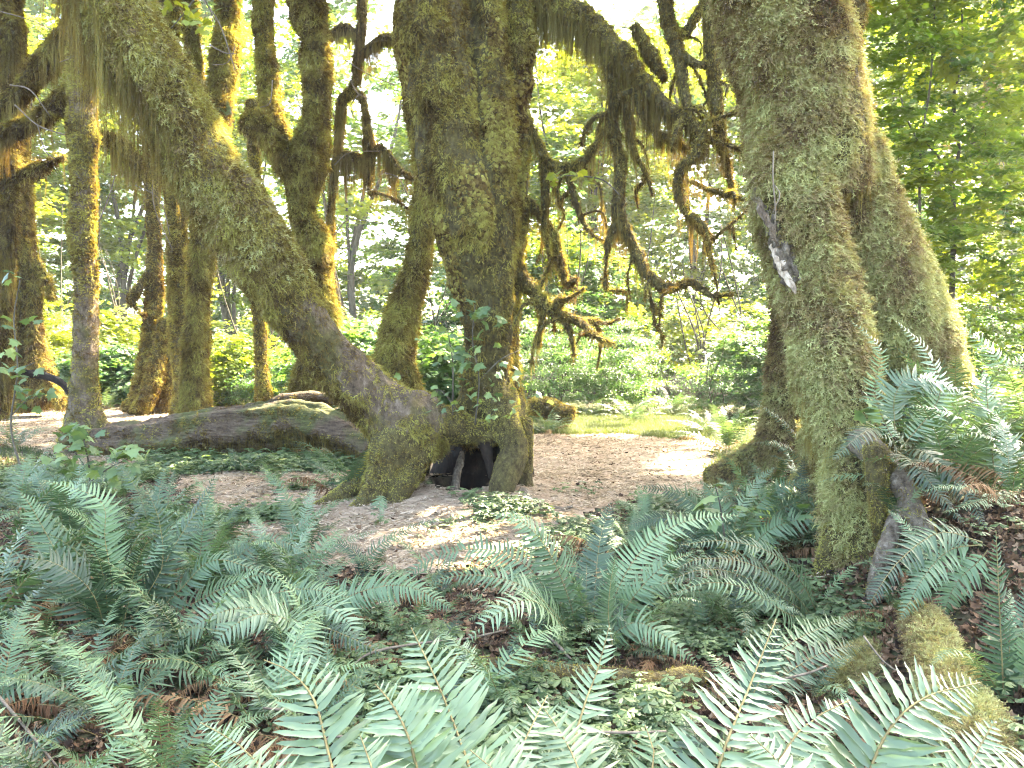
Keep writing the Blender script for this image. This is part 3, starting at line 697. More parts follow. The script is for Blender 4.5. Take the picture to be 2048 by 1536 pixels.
# ---------------------------------------------------------------- right maple
SHRINK = .05
rt = thing('bigleaf_maple', 'massive shaggy mossy trunk on the right with a torn pale scar on its left side', 'tree', (2.6, 6.2, gz(2.6, 6.2)))
tubr = [
    rows('trunk', [(1490, -700, 6.3, 330), (1530, -200, 6.3, 275), (1552, 0, 6.3, 250), (1582, 100, 6.3, 244), (1608, 200, 6.3, 238), (1620, 300, 6.3, 238), (1640, 380, 6.35, 220)], lump=.06, seed=21),
    rows('trunk', [(1580, 300, 6.2, 160), (1592, 400, 6.1, 165), (1618, 520, 6.0, 165), (1650, 640, 5.9, 170), (1675, 760, 5.8, 165), (1690, 860, 5.7, 135), (1706, 950, 5.6, 122), (1708, 1050, 5.5, 100), (1706, 1150, 5.4, 98), (1695, 1250, 5.3, 120)], lump=.22, seed=22),
    rows('trunk', [(1680, 300, 6.5, 150), (1708, 420, 6.45, 178), (1748, 540, 6.5, 196), (1796, 660, 6.6, 206), (1845, 780, 6.8, 190), (1870, 900, 6.9, 210)], lump=.08, seed=23),
    rows('rear_trunk', [(1610, 330, 7.2, 110), (1590, 480, 7.5, 104), (1588, 620, 7.8, 100), (1582, 760, 8.0, 100), (1570, 850, 8.1, 95), (1545, 900, 8.2, 80), (1500, 930, 8.3, 50)], lump=.08, seed=24),
    rows('root', [(1560, 880, 8.2, 60), (1500, 915, 8.3, 46), (1460, 940, 8.2, 50), (1440, 970, 8.1, 44), (1425, 1000, 8.0, 20)], lump=.2, seed=25),
    rows('root', [(1660, 860, 6.6, 100), (1640, 940, 6.8, 90), (1600, 985, 6.9, 60)], lump=.2, seed=26),
]
pr = solid(rt, tubr, .028, 3, .05, .028, 2.6)
byr = lambda *idx: [o for n, o, t in pr if t in idx]
SHRINK = 0
pr2 = solid(rt, [
    rows('root', [(1720, 880, 5.5, 60), (1780, 935, 5.15, 46), (1812, 985, 5.0, 38), (1838, 1040, 4.85, 37), (1864, 1095, 4.8, 38), (1890, 1160, 4.75, 40)], lump=.10, seed=27),
    rows('root', [(1812, 1005, 5.0, 24), (1782, 1065, 4.9, 32), (1760, 1130, 4.8, 33), (1748, 1200, 4.75, 34), (1742, 1300, 4.7, 50)], lump=.16, seed=28),
    rows('root', [(1752, 900, 5.15, 50), (1756, 960, 5.05, 36), (1756, 1030, 5.0, 26), (1750, 1085, 5.0, 10)], lump=.3, seed=26),
    rows('root', [(1712, 1080, 5.45, 80), (1765, 1180, 5.2, 60), (1800, 1260, 5.0, 30)], lump=.3, seed=30),
    rows('root', [(1690, 1060, 5.5, 80), (1655, 1150, 5.45, 56), (1610, 1215, 5.4, 30), (1570, 1235, 5.4, 14)], lump=.3, seed=32),
    rows('root', [(1700, 1180, 5.3, 60), (1650, 1240, 5.2, 40), (1600, 1262, 5.1, 16)], lump=.2, seed=29)], .012, 2, .012, .006, 8, {0: M['root_bark'], 1: M['root_bark']})
SHRINK = .06
def scar(P):
    a = at(1540, 400, 5.9); b = at(1580, 590, 5.7); d = b - a; t = np.clip(((P - a) @ d) / (d @ d), 0, 1)[:, None]
    return np.linalg.norm(P - (a + t * d), axis=1)
cr_rt = crease(tubr, [(1, 2), (1, 3)], .05)
holes = lambda P, N: sstep(.07, .15, scar(P)) * (.12 + .88 * np.maximum(cr_rt(P), P[:, 2] > 3.6)) * (.25 + .75 * sstep(-.5, -.1, fbm(P * np.array([1, 1, .45]), 2.2, 3, 56)))
add_moss(rt, byr(0, 1, 2), 1900, CLUB, .78, holes, seed=101, tint_shift=.02)
add_moss(rt, byr(0, 1, 2), 900, FUZZ + SHAG, .65, holes, name='under_moss', seed=110, tint_shift=-.12)
add_moss(rt, byr(3, 4, 5), 2200, FUZZ + CLUB, .62, seed=120, tint_shift=-.05)
add_moss(rt, [o for n, o, t in pr2], 1500, FUZZ, .55, lambda P, N: np.maximum(sstep(-.05, .35, fbm(P, 4, 2, 60) + .2 * N[:, 2]), sstep(.6, .35, P[:, 2])), name='root_moss', seed=125)
add_moss(rt, [o for n, o, t in pr2 if t >= 2], 2600, FUZZ, .6, seed=126, tint_shift=.1)
add_beard(rt, [o for n, o, t in pr2 if t == 2], 500, .14, lambda P, N: np.ones(len(P)), seed=127, shift=.15)
add_beard(rt, byr(0, 1, 2), 130, .28, holes, seed=130, shift=.1)
add_beard(rt, byr(1), 260, .40, lambda P, N: sstep(1.7, 1.1, P[:, 2]), seed=133, shift=.2)

def blade(mb, a, b, w, th, m=0, seed=0):
    """a torn splinter: long tapering wedge with ragged sides"""
    r = np.random.default_rng(seed); n = 9; t = np.linspace(0, 1, n)[:, None]
    C = a * (1 - t) + b * t + r.normal(0, .006, (n, 3)); side = unit(np.cross(b - a, [0, 1, 0])); up_ = unit(np.cross(side, b - a))
    ww = (w * (np.sin(np.pi * np.clip(t * .85 + .13, 0, 1)) ** .6) * r.uniform(.7, 1.15, (n, 1)))
    V = np.vstack([C - side * ww, C + up_ * th, C + side * ww, C - up_ * th]); i = np.arange(n - 1)
    Fq = np.vstack([np.stack([i + k * n, i + 1 + k * n, i + 1 + ((k + 1) % 4) * n, i + ((k + 1) % 4) * n], -1) for k in range(4)]); mb.add(V, Fq, m)
sc_root = rt
for k, (x0, y0, x1, y1, w, d) in enumerate([(1550, 498, 1590, 588, 13, -.02), (1568, 515, 1604, 560, 8, .01), (1543, 488, 1562, 545, 7, .0),
        (1505, 378, 1530, 450, 8, .05), (1516, 398, 1556, 492, 9, .03)]):
    mb = MB(); Y = 5.76 + d; a, b = at(x0, y0, Y + .12), at(x1, y1, Y); blade(mb, a, b, w * .8 * Y / F, .014, 0, k)
    obj('splinter', mb.build('splinter', M['wood'] if k < 3 else M['bark'], False, off=rt.location), rt)
mb = MB(); P, r = pxpath([(1530, 385, 6.05, 24), (1546, 450, 5.95, 34), (1572, 520, 5.87, 42), (1598, 590, 5.85, 34), (1612, 640, 5.85, 14)])
tube_mb(mb, P, r, seg=.02, nr=32, lobes=(7, .22), lump=.7, seed=3)
obj('scar', mb.build('scar', M['root_bark'], off=rt.location), rt, label='dark torn hollow in the trunk')
mb = MB(); P, r = pxpath([(1547, 302, 5.75, 2.5), (1546, 360, 5.72, 3), (1551, 420, 5.7, 3), (1549, 460, 5.7, 1.5)]); tube_mb(mb, P, r, nr=6)
obj('dead_twig', mb.build('dead_twig', M['twig'], off=rt.location), rt)
mb = MB(); P, r = pxpath([(1549, 370, 5.7, 2), (1560, 390, 5.6, 3), (1545, 425, 5.6, 2)]); tube_mb(mb, P, r, nr=5)
obj('dead_twig', mb.build('dead_twig', M['twig'], off=rt.location), rt)

# ---------------------------------------------------------------- other mossy trees
def mossy_tree(label, tubes, voxel, dens, scale, srcs=None, beard_=None, cat='tree', tint=0, base=None, fn=None, mats=None, name='bigleaf_maple', lump=.04, furrow=.02, group=None, smooth=3):
    b = base if base is not None else tubes[0][1][-1]
    root = thing(name, label, cat, (float(b[0]), float(b[1]), gz(b[0], b[1])), group)
    pr = solid(root, tubes, voxel, smooth, lump, furrow, mats=mats); ob = [o for n, o, t in pr]
    add_moss(root, ob, dens, srcs or SHAG + FUZZ, scale, fn, tint_shift=tint, seed=len(ob) + int(abs(b[0]) * 10))
    if beard_: add_beard(root, ob, beard_[0], beard_[1], None, seed=3, wide=beard_[2] if len(beard_) > 2 else 1)
    return root, pr
t2, _ = mossy_tree('tall straight trunk at left, pale bark low down, beside the end of the lying trunk', [
    rows('trunk', [(165, -700, 13, 95), (170, 0, 13, 78), (165, 150, 13, 70), (165, 280, 13, 64), (168, 380, 13, 56), (163, 470, 13, 60), (172, 560, 13, 54), (172, 650, 13, 56), (170, 740, 13, 62), (168, 820, 13, 74), (165, 885, 13, 100)], lump=.12, seed=31),
    rows('root', [(185, 830, 12.9, 50), (210, 862, 12.8, 34), (245, 880, 12.6, 30)], lump=.1), rows('root', [(150, 840, 12.9, 40), (130, 880, 12.6, 30), (110, 900, 12.4, 14)], lump=.1)],
    .04, 1100, 1.15, FUZZ, tint=.08, fn=lambda P, N: .30 + .7 * sstep(2.0, 3.2, P[:, 2] + .6 * fbm(P, 1.5, 3, 61)), mats={0: M['bark'], 1: M['bark'], 2: M['bark']})
t4, _ = mossy_tree('lumpy mossy trunk behind the leaning trunk with a knobbly broken bough on its left', [
    rows('trunk', [(605, -700, 13, 100), (612, -60, 13, 80), (614, 20, 13, 84), (630, 75, 13, 60), (634, 140, 13, 66), (632, 230, 13, 62), (622, 300, 13, 84), (610, 360, 13, 78), (606, 430, 13, 60), (628, 480, 13, 82), (634, 560, 13, 62), (645, 640, 13, 74), (625, 720, 13, 66), (612, 800, 13, 80)], lump=.22, seed=33),
    rows('bough', [(590, 350, 13, 60), (560, 300, 12.8, 56), (530, 262, 12.6, 60), (505, 245, 12.5, 52), (490, 262, 12.5, 24)], lump=.2, seed=34),
    rows('trunk', [(528, -500, 14.5, 60), (527, 0, 14.2, 50), (530, 100, 14, 46), (540, 200, 13.7, 42), (560, 290, 13.4, 44), (590, 350, 13.2, 40)], lump=.15, seed=35)],
    .04, 1300, 1.25, SHAG + CUSH, (90, .4), tint=.02)
t6, _ = mossy_tree('sunlit mossy trunk behind the leaning trunk, brightest one at top left', [
    rows('trunk', [(460, -500, 15.5, 60), (456, 0, 15.5, 50), (450, 90, 15.3, 52), (440, 180, 15.2, 60), (425, 280, 15, 66), (415, 420, 15, 60), (400, 560, 15, 50), (392, 700, 15, 52), (390, 830, 15, 70)], lump=.2, seed=36),
    rows('bough', [(430, 260, 15.1, 40), (395, 190, 15.2, 34), (385, 100, 15.3, 30), (370, -100, 15.4, 26)], lump=.2)],
    .05, 900, 1.3, SHAG, (60, .45), tint=.05)
t3, _ = mossy_tree('mossy trunk with a yellow-green flared root standing at the far edge of the path', [
    rows('trunk', [(325, -400, 18, 50), (335, 0, 18, 50), (340, 250, 18, 46), (350, 400, 18, 44), (355, 500, 18, 46), (358, 600, 18, 48), (362, 700, 18, 50), (370, 780, 18, 56), (375, 828, 18, 74)], lump=.12, seed=37),
    rows('root', [(380, 760, 18, 40), (395, 800, 17.8, 26), (425, 825, 17.6, 14)], lump=.1)],
    .05, 700, 1.4, FUZZ, tint=.12)
t3b, _ = mossy_tree('twin-stemmed dark buttressed trunk just behind the yellow-green rooted one', [
    rows('trunk', [(300, -300, 19.5, 36), (302, 100, 19.5, 32), (305, 380, 19.5, 30), (308, 500, 19.5, 30), (308, 600, 19.5, 36), (302, 700, 19.5, 44), (295, 800, 19.5, 70), (290, 825, 19.5, 90)], lump=.12, seed=38),
    rows('trunk', [(392, 480, 19.8, 22), (385, 560, 19.7, 26), (365, 640, 19.6, 30), (340, 720, 19.5, 44), (325, 815, 19.5, 60)], lump=.12), rows('root', [(325, 640, 19.3, 22), (318, 700, 19.2, 34), (300, 780, 19, 40), (275, 822, 18.8, 30)], lump=.2),
    rows('limb', [(300, 540, 19.4, 14), (272, 585, 19.2, 20), (262, 600, 19.1, 10), (285, 630, 19, 8)], lump=.3)],
    .05, 600, 1.4, FUZZ, tint=-.08, furrow=.05)
t7, _ = mossy_tree('slim yellow mossy trunk seen under the leaning trunk', [
    rows('trunk', [(505, 200, 17, 30), (515, 560, 17, 32), (520, 640, 17, 32), (523, 720, 17, 28), (527, 800, 17, 36)], lump=.1, seed=39)], .05, 700, 1.2, FUZZ, tint=.12)
t8, _ = mossy_tree('leaning mossy trunk right behind the central tree, widening to a skirt of moss', [
    rows('trunk', [(880, -300, 12.2, 70), (870, 200, 12.2, 66), (850, 400, 12.2, 60), (842, 480, 12.2, 56), (825, 560, 12.2, 62), (803, 640, 12.2, 76), (788, 720, 12.1, 84), (775, 800, 12, 100)], lump=.14, seed=40),
    rows('root', [(800, 700, 12, 50), (825, 760, 12, 30), (835, 800, 12, 26)], lump=.1)], .04, 1200, 1.1, SHAG, (150, .35), tint=.10)
t9, _ = mossy_tree('gnarled dark many-stemmed trunk with spreading roots at the far left edge', [
    rows('trunk', [(10, -300, 19, 60), (20, 200, 19, 60), (30, 400, 19, 66), (30, 520, 19, 70), (35, 620, 19, 66), (55, 720, 19, 74), (75, 810, 19, 90)], lump=.2, seed=42),
    rows('trunk', [(50, 480, 18.8, 30), (66, 560, 18.8, 30), (66, 650, 18.8, 34), (72, 720, 18.7, 40), (85, 800, 18.6, 50)], lump=.2), rows('root', [(85, 740, 18.7, 36), (105, 785, 18.6, 26), (128, 812, 18.5, 14)], lump=.1),
    rows('limb', [(45, 480, 19, 14), (85, 540, 18.8, 9), (105, 600, 18.8, 6)])], .055, 500, 1.4, SHAG, (40, .4), tint=-.12, furrow=.05)
tl, _ = mossy_tree('dark tree at the top left corner with thick moss-hung boughs', [
    rows('trunk', [(15, -500, 14, 30), (10, 60, 14, 26), (22, 250, 14, 24), (18, 420, 14, 26), (8, 640, 14.2, 30), (0, 830, 14.5, 46)], lump=.2, seed=46),
    rows('bough', [(160, 40, 13, 44), (118, 88, 13.2, 42), (80, 140, 13.4, 44), (40, 185, 13.6, 40), (0, 220, 13.8, 40), (-60, 290, 14, 40)], lump=.2),
    rows('bough', [(150, 170, 13, 34), (110, 215, 13.2, 36), (70, 245, 13.4, 34), (20, 262, 13.6, 36), (-40, 300, 13.8, 36)], lump=.2),
    rows('limb', [(30, 40, 14, 24), (26, 90, 14, 26), (24, 130, 14, 12)], lump=.3), rows('limb', [(-20, 380, 14, 14), (40, 350, 14, 18), (90, 330, 14, 16), (130, 310, 13.8, 10)], lump=.3),
    rows('limb', [(205, 270, 14, 12), (240, 290, 14, 20), (270, 320, 14, 14), (285, 360, 14, 8)], lump=.3)],
    .045, 900, 1.2, SHAG, (420, .75, 1.0), tint=-.18)
tk, _ = mossy_tree('dark knobbed trunk peeping out behind the right maple near the top', [
    rows('trunk', [(1700, -600, 9, 60), (1705, -100, 9, 60), (1712, 20, 9, 52), (1708, 70, 9, 30), (1690, 200, 9, 40), (1700, 500, 9, 50), (1760, 900, 9, 70)], lump=.2, seed=47)], .05, 700, 1.0, SHAG, tint=-.15)
# the draped tree against the bright gap, left of the centre
td, _ = mossy_tree('tree standing in the bright gap, its crooked boughs draped with grey moss', [
    rows('trunk', [(722, -500, 19, 26), (724, 0, 19, 22), (722, 60, 19, 20), (716, 110, 19, 22), (712, 150, 19, 20), (700, 185, 19, 20), (682, 205, 19, 24), (678, 250, 19, 14), (668, 320, 19, 12), (662, 420, 19, 14), (655, 600, 19, 20), (650, 800, 19, 36)], lump=.3, seed=50),
    rows('bough', [(716, 120, 19, 18), (745, 92, 18.8, 20), (775, 78, 18.6, 24), (805, 82, 18.4, 22), (840, 110, 18.2, 16)], lump=.3),
    rows('bough', [(720, 75, 19, 16), (700, 60, 19, 20), (680, 58, 19, 22), (660, 72, 19, 14)], lump=.3),
    rows('bough', [(695, 195, 19, 14), (720, 190, 18.9, 18), (732, 235, 18.8, 18), (738, 290, 18.8, 20), (736, 340, 18.8, 18), (738, 390, 18.8, 8)], lump=.3),
    rows('bough', [(665, 330, 19, 14), (690, 312, 19, 22), (720, 318, 19, 20), (738, 330, 18.9, 12)], lump=.3),
    rows('limb', [(742, 300, 18.8, 10), (770, 300, 18.7, 12), (795, 335, 18.6, 12), (828, 362, 18.5, 7)], lump=.3),
    rows('limb', [(740, 385, 18.8, 12), (770, 390, 18.7, 12), (800, 405, 18.6, 7), (830, 430, 18.5, 4)], lump=.3)],
    .04, 500, 1.0, SHAG, (900, .8, 1.2), tint=-.25)
tb, _ = mossy_tree('far mossy maple hung with sunlit moss behind the thin saplings at the right edge', [
    rows('trunk', [(2010, -400, 26, 40), (1990, 100, 26, 36), (1985, 300, 26, 34), (1975, 500, 26, 40), (1985, 760, 26, 60)], lump=.2, seed=52),
    rows('bough', [(1985, 330, 26, 24), (1940, 270, 26, 20), (1900, 250, 26, 12), (1870, 262, 26, 6)], lump=.3), rows('bough', [(1985, 230, 26, 22), (2030, 180, 26, 20), (2090, 160, 26, 16)], lump=.3),
    rows('bough', [(1980, 480, 26, 20), (1930, 440, 26, 14), (1880, 430, 26, 8)], lump=.3), rows('bough', [(1980, 420, 26, 20), (2030, 380, 26, 14), (2070, 330, 26, 8)], lump=.3)],
    .06, 400, 1.5, SHAG, (200, 1.0, 1.4), tint=.2)
SHRINK = .01
# the long lying trunk at left
lg = thing('lying_trunk', 'long lying trunk with ribbed bare top between the straight left trunk and central tree', 'fallen trunk', (-4.2, 12.2, 0))
lp = solid(lg, [
    rows('trunk', [(165, 893, 13, 64), (240, 886, 12.6, 74), (330, 882, 12.3, 84), (430, 870, 12.1, 96), (520, 858, 11.9, 96), (600, 850, 11.7, 84), (655, 860, 11.5, 70), (700, 878, 11.3, 56), (745, 905, 11.1, 50)], lobes=(6, .16), lump=.10, seed=61),
    rows('branch', [(420, 838, 12.2, 26), (500, 818, 12.1, 20), (560, 800, 12, 20), (620, 793, 12, 18), (680, 800, 11.9, 16), (740, 812, 11.8, 16)], lump=.1),
    rows('branch', [(500, 824, 11.9, 22), (570, 812, 11.8, 20), (630, 815, 11.7, 20), (690, 840, 11.6, 18), (730, 860, 11.5, 14)], lump=.1)], .025, 1, .03, .03, 4)
M['logbark'] = barky('log_bark', [(.018, .011, .007), (.055, .034, .021), (.10, .068, .045), (.19, .145, .105)], 14, 2.0, 0.85, (.35, 1, 3.0), cols2=[(.035, .03, .012), (.07, .07, .022), (.10, .105, .035)], patch=1.6)
for n, o, t in lp: o.data.materials[0] = M['logbark']
add_moss(lg, [o for n, o, t in lp], 1500, FUZZ, .8, lambda P, N: sstep(.75, -.15, N[:, 2] + .5 * fbm(P * np.array([.3, 1, 1]), 4, 2, 62)) * .95, tint_shift=-.30, seed=200)
add_beard(lg, [o for n, o, t in lp][:1], 700, .22, lambda P, N: (N[:, 2] < -.1) * 1.0, seed=210, shift=-.2)
# dark curved branch behind the left trunk
db = thing('fallen_branch', 'smooth dark arched branch low behind the left trunk', 'branch', (-8.5, 14.5, 0.2))
mb = MB(); P, r = pxpath([(-60, 700, 14.5, 14), (0, 740, 14.5, 14), (40, 745, 14.5, 16), (90, 752, 14.5, 15), (125, 768, 14.3, 14), (150, 800, 14.2, 12)]); tube_mb(mb, P, r, lump=.2)
obj('bark', mb.build('bark', M['darkwood_and_shade'], off=db.location), db)
def dead_twigs(root, paths):
    for rw in paths:
        P, rr = pxpath(rw); mb = MB(); tube_mb(mb, P, rr, seg=.05, nr=5, lump=.2); obj('dead_twig', mb.build('dead_twig', M['twig'], off=root.location), root)
dead_twigs(td, [[(690, 120, 17, 3), (740, 150, 17, 2), (790, 170, 17, 2)], [(700, 160, 17, 3), (718, 188, 17, 3), (762, 205, 17, 2)], [(718, 188, 17, 3), (702, 210, 17, 2), (708, 236, 17, 2)], [(668, 330, 17, 2), (700, 305, 17, 2), (760, 302, 17, 2)], [(770, 345, 17, 2), (800, 360, 17, 2), (828, 420, 17, 2)]])
dead_twigs(tl, [[(20, 170, 11, 4), (60, 180, 11, 3), (100, 232, 11, 2)], [(30, 210, 11, 3), (75, 250, 11, 3), (130, 270, 11, 2)], [(75, 250, 11, 2), (90, 300, 11, 2), (110, 318, 11, 2)], [(-10, 20, 11, 3), (60, 40, 11, 2), (108, 62, 11, 2)], [(200, 60, 11, 3), (150, 110, 11, 2), (118, 125, 11, 2)]])
dead_twigs(t4, [[(420, 90, 12, 3), (448, 105, 12, 3), (475, 108, 12, 2)], [(425, 130, 12, 2), (455, 125, 12, 2), (470, 95, 12, 2)], [(400, -10, 12, 3), (440, 50, 12, 3), (470, 140, 12, 2)], [(545, 160, 12, 3), (540, 205, 12, 2), (520, 215, 12, 2)], [(668, 470, 12, 3), (700, 440, 12, 2), (780, 450, 12, 2)]])
dead_twigs(t2, [[(200, 440, 12.5, 3), (222, 380, 12.5, 2), (230, 350, 12.5, 2)], [(270, 370, 10, 2), (320, 400, 10, 2), (340, 470, 10, 2)], [(305, 360, 10, 2), (310, 420, 10, 2), (345, 500, 10, 2)]])
# roof of leaves high over the clearing: the big trees' unseen crowns, set sunward to shade the foreground
for k, (root, c, rad, n) in enumerate([(ct, (2.6, 13.2, 11.0), (6.2, 8, 2.0), 1050), (rt, (8.6, 14.5, 11.0), (5.5, 6, 2.2), 640), (t2, (-7, 17, 12.0), (6, 6, 2.4), 650),
        (t4, (-3.5, 21, 13.5), (6, 6, 2.4), 600), (t8, (6.0, 21.5, 13.8), (6, 5, 2.2), 520), (tl, (-12, 13, 11), (5, 6, 2.4), 450)]):
    crown(root, np.array(c, float), np.array(rad, float), n, seed=300 + k, holes=.12)
print('trees', round(time.time() - T0, 1))

# ==================================================================== ferns
def pinna(l, w, fold=.28, curve=.12, droop=.10):
    """one fern leaflet along +X, channelled along its midrib; V, F"""
    t = np.array([0, .10, .38, .72, 1.0]); hw = w * np.array([.55, 1.0, .92, .55, 0])
    mid = np.column_stack([t * l, curve * l * t ** 2, -droop * l * t ** 2])
    L = mid[:4] + np.column_stack([0 * t[:4], hw[:4], fold * hw[:4]]); Rr = mid[:4] + np.column_stack([0 * t[:4], -hw[:4], fold * hw[:4]])
    V = np.vstack([mid, L, Rr]); F3 = []
    for i in range(3):
        F3 += [[i, i + 1, 5 + i], [i + 1, 6 + i, 5 + i], [i, 9 + i, i + 1], [i + 1, 9 + i, 10 + i]]
    F3 += [[3, 4, 8], [3, 12, 4]]
    return V, np.array(F3)[:, ::-1]
def frond_profile(s): return np.clip((s + .05) / .22, 0, 1) ** .6 * (1 - s ** 2.3) ** .85 + .02
def frond_frames(C, hint, n, r, twist=0.0, bare=.13):
    """places and axes of the leaflets along the curve C"""
    ss = bare + (1 - bare) * (np.arange(n) + .5) / n; A = crom(C, 60); d = np.concatenate([[0], np.cumsum(np.linalg.norm(np.diff(A, axis=0), axis=1))]); d /= d[-1]
    P = np.column_stack([np.interp(ss, d, A[:, k]) for k in range(3)]); T = unit(np.column_stack([np.interp(ss + .01, d, A[:, k]) - np.interp(ss - .01, d, A[:, k]) for k in range(3)]))
    T[-1] = T[-2]
    if hint is None: hint = np.array([0, 0, 1.0])
    S = unit(np.cross(T, np.tile(hint, (n, 1)))); U = np.cross(S, T)
    a = twist * ss; S2 = S * np.cos(a)[:, None] + U * np.sin(a)[:, None]
    return P, T, S2, np.cross(S2, T), (ss - bare) / (1 - bare)
def frond_mb(C, plen, n, seed, hint=None, twist=0.0, ragged=.08, bare=.13, stalk=.0035, curl=0.0):
    r = np.random.default_rng(seed); mb = MB(); C = np.asarray(C, float)
    P, T, S, U, s = frond_frames(C, hint, n, r, twist, bare)
    for i in range(n):
        l0 = plen * frond_profile(s[i])
        for sg in (-1, 1):
            if r.random() < .03: continue
            l = l0 * r.uniform(.82, 1.1) * (1 if r.random() > .03 else .5); V, Fc = pinna(l, min(.045 * plen + .02 * l, .0085) * (1 - .5 * s[i] ** 3), .3, .10 + .08 * r.random(), .12 + .25 * r.random() + curl)
            f = .18 + .35 * s[i] + r.normal(0, ragged)
            X = unit(S[i] * sg + T[i] * f + U[i] * (r.normal(.02, ragged * 1.5) - curl)); Z = unit(U[i] - X * (U[i] @ X)); Y = np.cross(Z, X)
            if sg > 0: V = V * [1, 1, 1]
            else: V = V * [1, -1, 1]; Fc = Fc[:, ::-1]
            Y = Y if (Y @ T[i]) * (1 if sg > 0 else -1) > 0 else -Y
            mb.add(P[i] + T[i] * r.normal(0, .002) + V @ np.array([X, Y, Z]), Fc, 0)
    L = len(C); tube_mb(mb, C, np.linspace(stalk, stalk * .25, L), 1, seg=.06, nr=5, cap=False)
    return mb
def arc_curve(L, e0, droop, r):
    """a frond's stalk in its own space: rises at e0 and bows over towards +X"""
    n = 9; P = [np.zeros(3)]; e = e0; sw = r.normal(0, .05)
    for i in range(n):
        P.append(P[-1] + np.array([math.cos(e), sw * i / n, math.sin(e)]) * L / n); e -= droop * (.4 + 1.3 * i / n) / n
    return np.array(P)
FV = {'fern': [], 'fern_light': [], 'fern_brown': []}
for key, cnt in (('fern', 14), ('fern_light', 6), ('fern_brown', 3)):
    for k in range(cnt):
        r = np.random.default_rng(500 + k + len(key)); e0 = R([80, 62, 48, 70, 35, 55, 75][k % 7]); dr = R([75, 85, 70, 110, 60, 100, 55][k % 7])
        if key == 'fern_brown': e0, dr = R(25), R(70)
        FV[key].append(frond_mb(arc_curve(1.0, e0, dr, r), .145 * r.uniform(.85, 1.1), 40, 600 + k, twist=r.normal(0, .5), ragged=.17 if key != 'fern_brown' else .3,
            curl=.4 if key == 'fern_brown' else 0).build('frond', [M[key], M['rachis']]))
COARSE = [frond_mb(arc_curve(1.0, R(a), R(d), np.random.default_rng(k)), .15, 24, 700 + k).build('frond', [M['fern'], M['rachis']]) for k, (a, d) in enumerate([(75, 80), (55, 85), (40, 60), (65, 100), (30, 50)])]
FERN_GROUP = 'sword ferns growing round the clearing'
def fern(label, x, y, n, L, seed, pal=(1, 0, 0), hero=(), dz=0.0, coarse=False, lean=(0, 0), spread=1.0, away=None):
    r = np.random.default_rng(seed); z = gz(x, y) + dz; root = thing('sword_fern', label, 'fern', (x, y, z), FERN_GROUP)
    keys = ['fern', 'fern_light', 'fern_brown']; a0 = r.uniform(0, 6)
    for k in range(n):
        kk = keys[r.choice(3, p=np.array(pal) / sum(pal))]; me = COARSE[r.integers(len(COARSE))] if coarse and kk == 'fern' else FV[kk][r.integers(len(FV[kk]))]
        az = a0 + k * 2.39996 + r.normal(0, .25)
        if away is not None: az = away[0] + r.uniform(-away[1], away[1])
        o = obj('frond', me, root, (r.normal(0, .03), r.normal(0, .03), .01)); s = L * r.uniform(.7, 1.1)
        o.rotation_euler = (r.normal(0, .12) + lean[1], r.normal(0, .12) - lean[0], az); o.scale = (s, s, s)
        if kk == 'fern_brown': o['label'] = 'withered brown frond'
    loc = np.array([x, y, z])
    for k, h in enumerate(hero):
        rw, plen, np_, opt = h[0], h[1], h[2], (h[3] if len(h) > 3 else {})
        C = np.array([at(a, b, Y) for a, b, Y in rw]) - loc
        if opt.get('parts'): hero_frond_parts(root, C, plen, np_, seed * 31 + k, opt.get('mat', 'fern_light')); continue
        me = frond_mb(C, plen, np_, seed * 31 + k, hint=np.array(opt.get('hint', (0, -.65, .75))), twist=opt.get('twist', 0), ragged=opt.get('ragged', .11), bare=opt.get('bare', .08), stalk=opt.get('stalk', .0035)).build('frond', [M[opt.get('mat', 'fern')], M['rachis']])
        o = obj('frond', me, root)
        if opt.get('label'): o['label'] = opt['label']
    return root
def pinna_hi(k):
    r = np.random.default_rng(k); t = np.linspace(0, 1, 9); n = len(t); hw = .068 * np.clip(t / .08, .5, 1) * (1 - t ** 3.0) ** .8 * (1 + .10 * r.normal(0, 1, n)); hw[-1] = 0.002
    mid = np.column_stack([t, (.06 + .05 * (k % 3)) * t ** 2, -(.08 + .08 * r.random()) * t ** 2 + .012 * np.sin(t * 9 + k)])
    w1, w2 = .022 * np.sin(t * 17 + k), .022 * np.sin(t * 15 + 2 * k)
    L = mid + np.column_stack([0 * t + .012, hw, .35 * hw + w1 * (t < 1)]); Rr = mid + np.column_stack([0 * t + .012, -hw, .35 * hw + w2 * (t < 1)])
    V = np.vstack([mid, L, Rr]); i = np.arange(n - 1)
    return V, np.vstack([np.stack([i, n + i, n + i + 1, i + 1], -1), np.stack([i, i + 1, 2 * n + i + 1, 2 * n + i], -1)])[:, ::-1]
LEAFLETS = {}
def leaflet_mesh(mat, k):
    if (mat, k) not in LEAFLETS:
        V, Fc = pinna_hi(k)
        LEAFLETS[(mat, k)] = mesh('leaflet', V if k % 2 else V * [1, 1, 1], Fc, M[mat])
    return LEAFLETS[(mat, k)]
from mathutils import Matrix
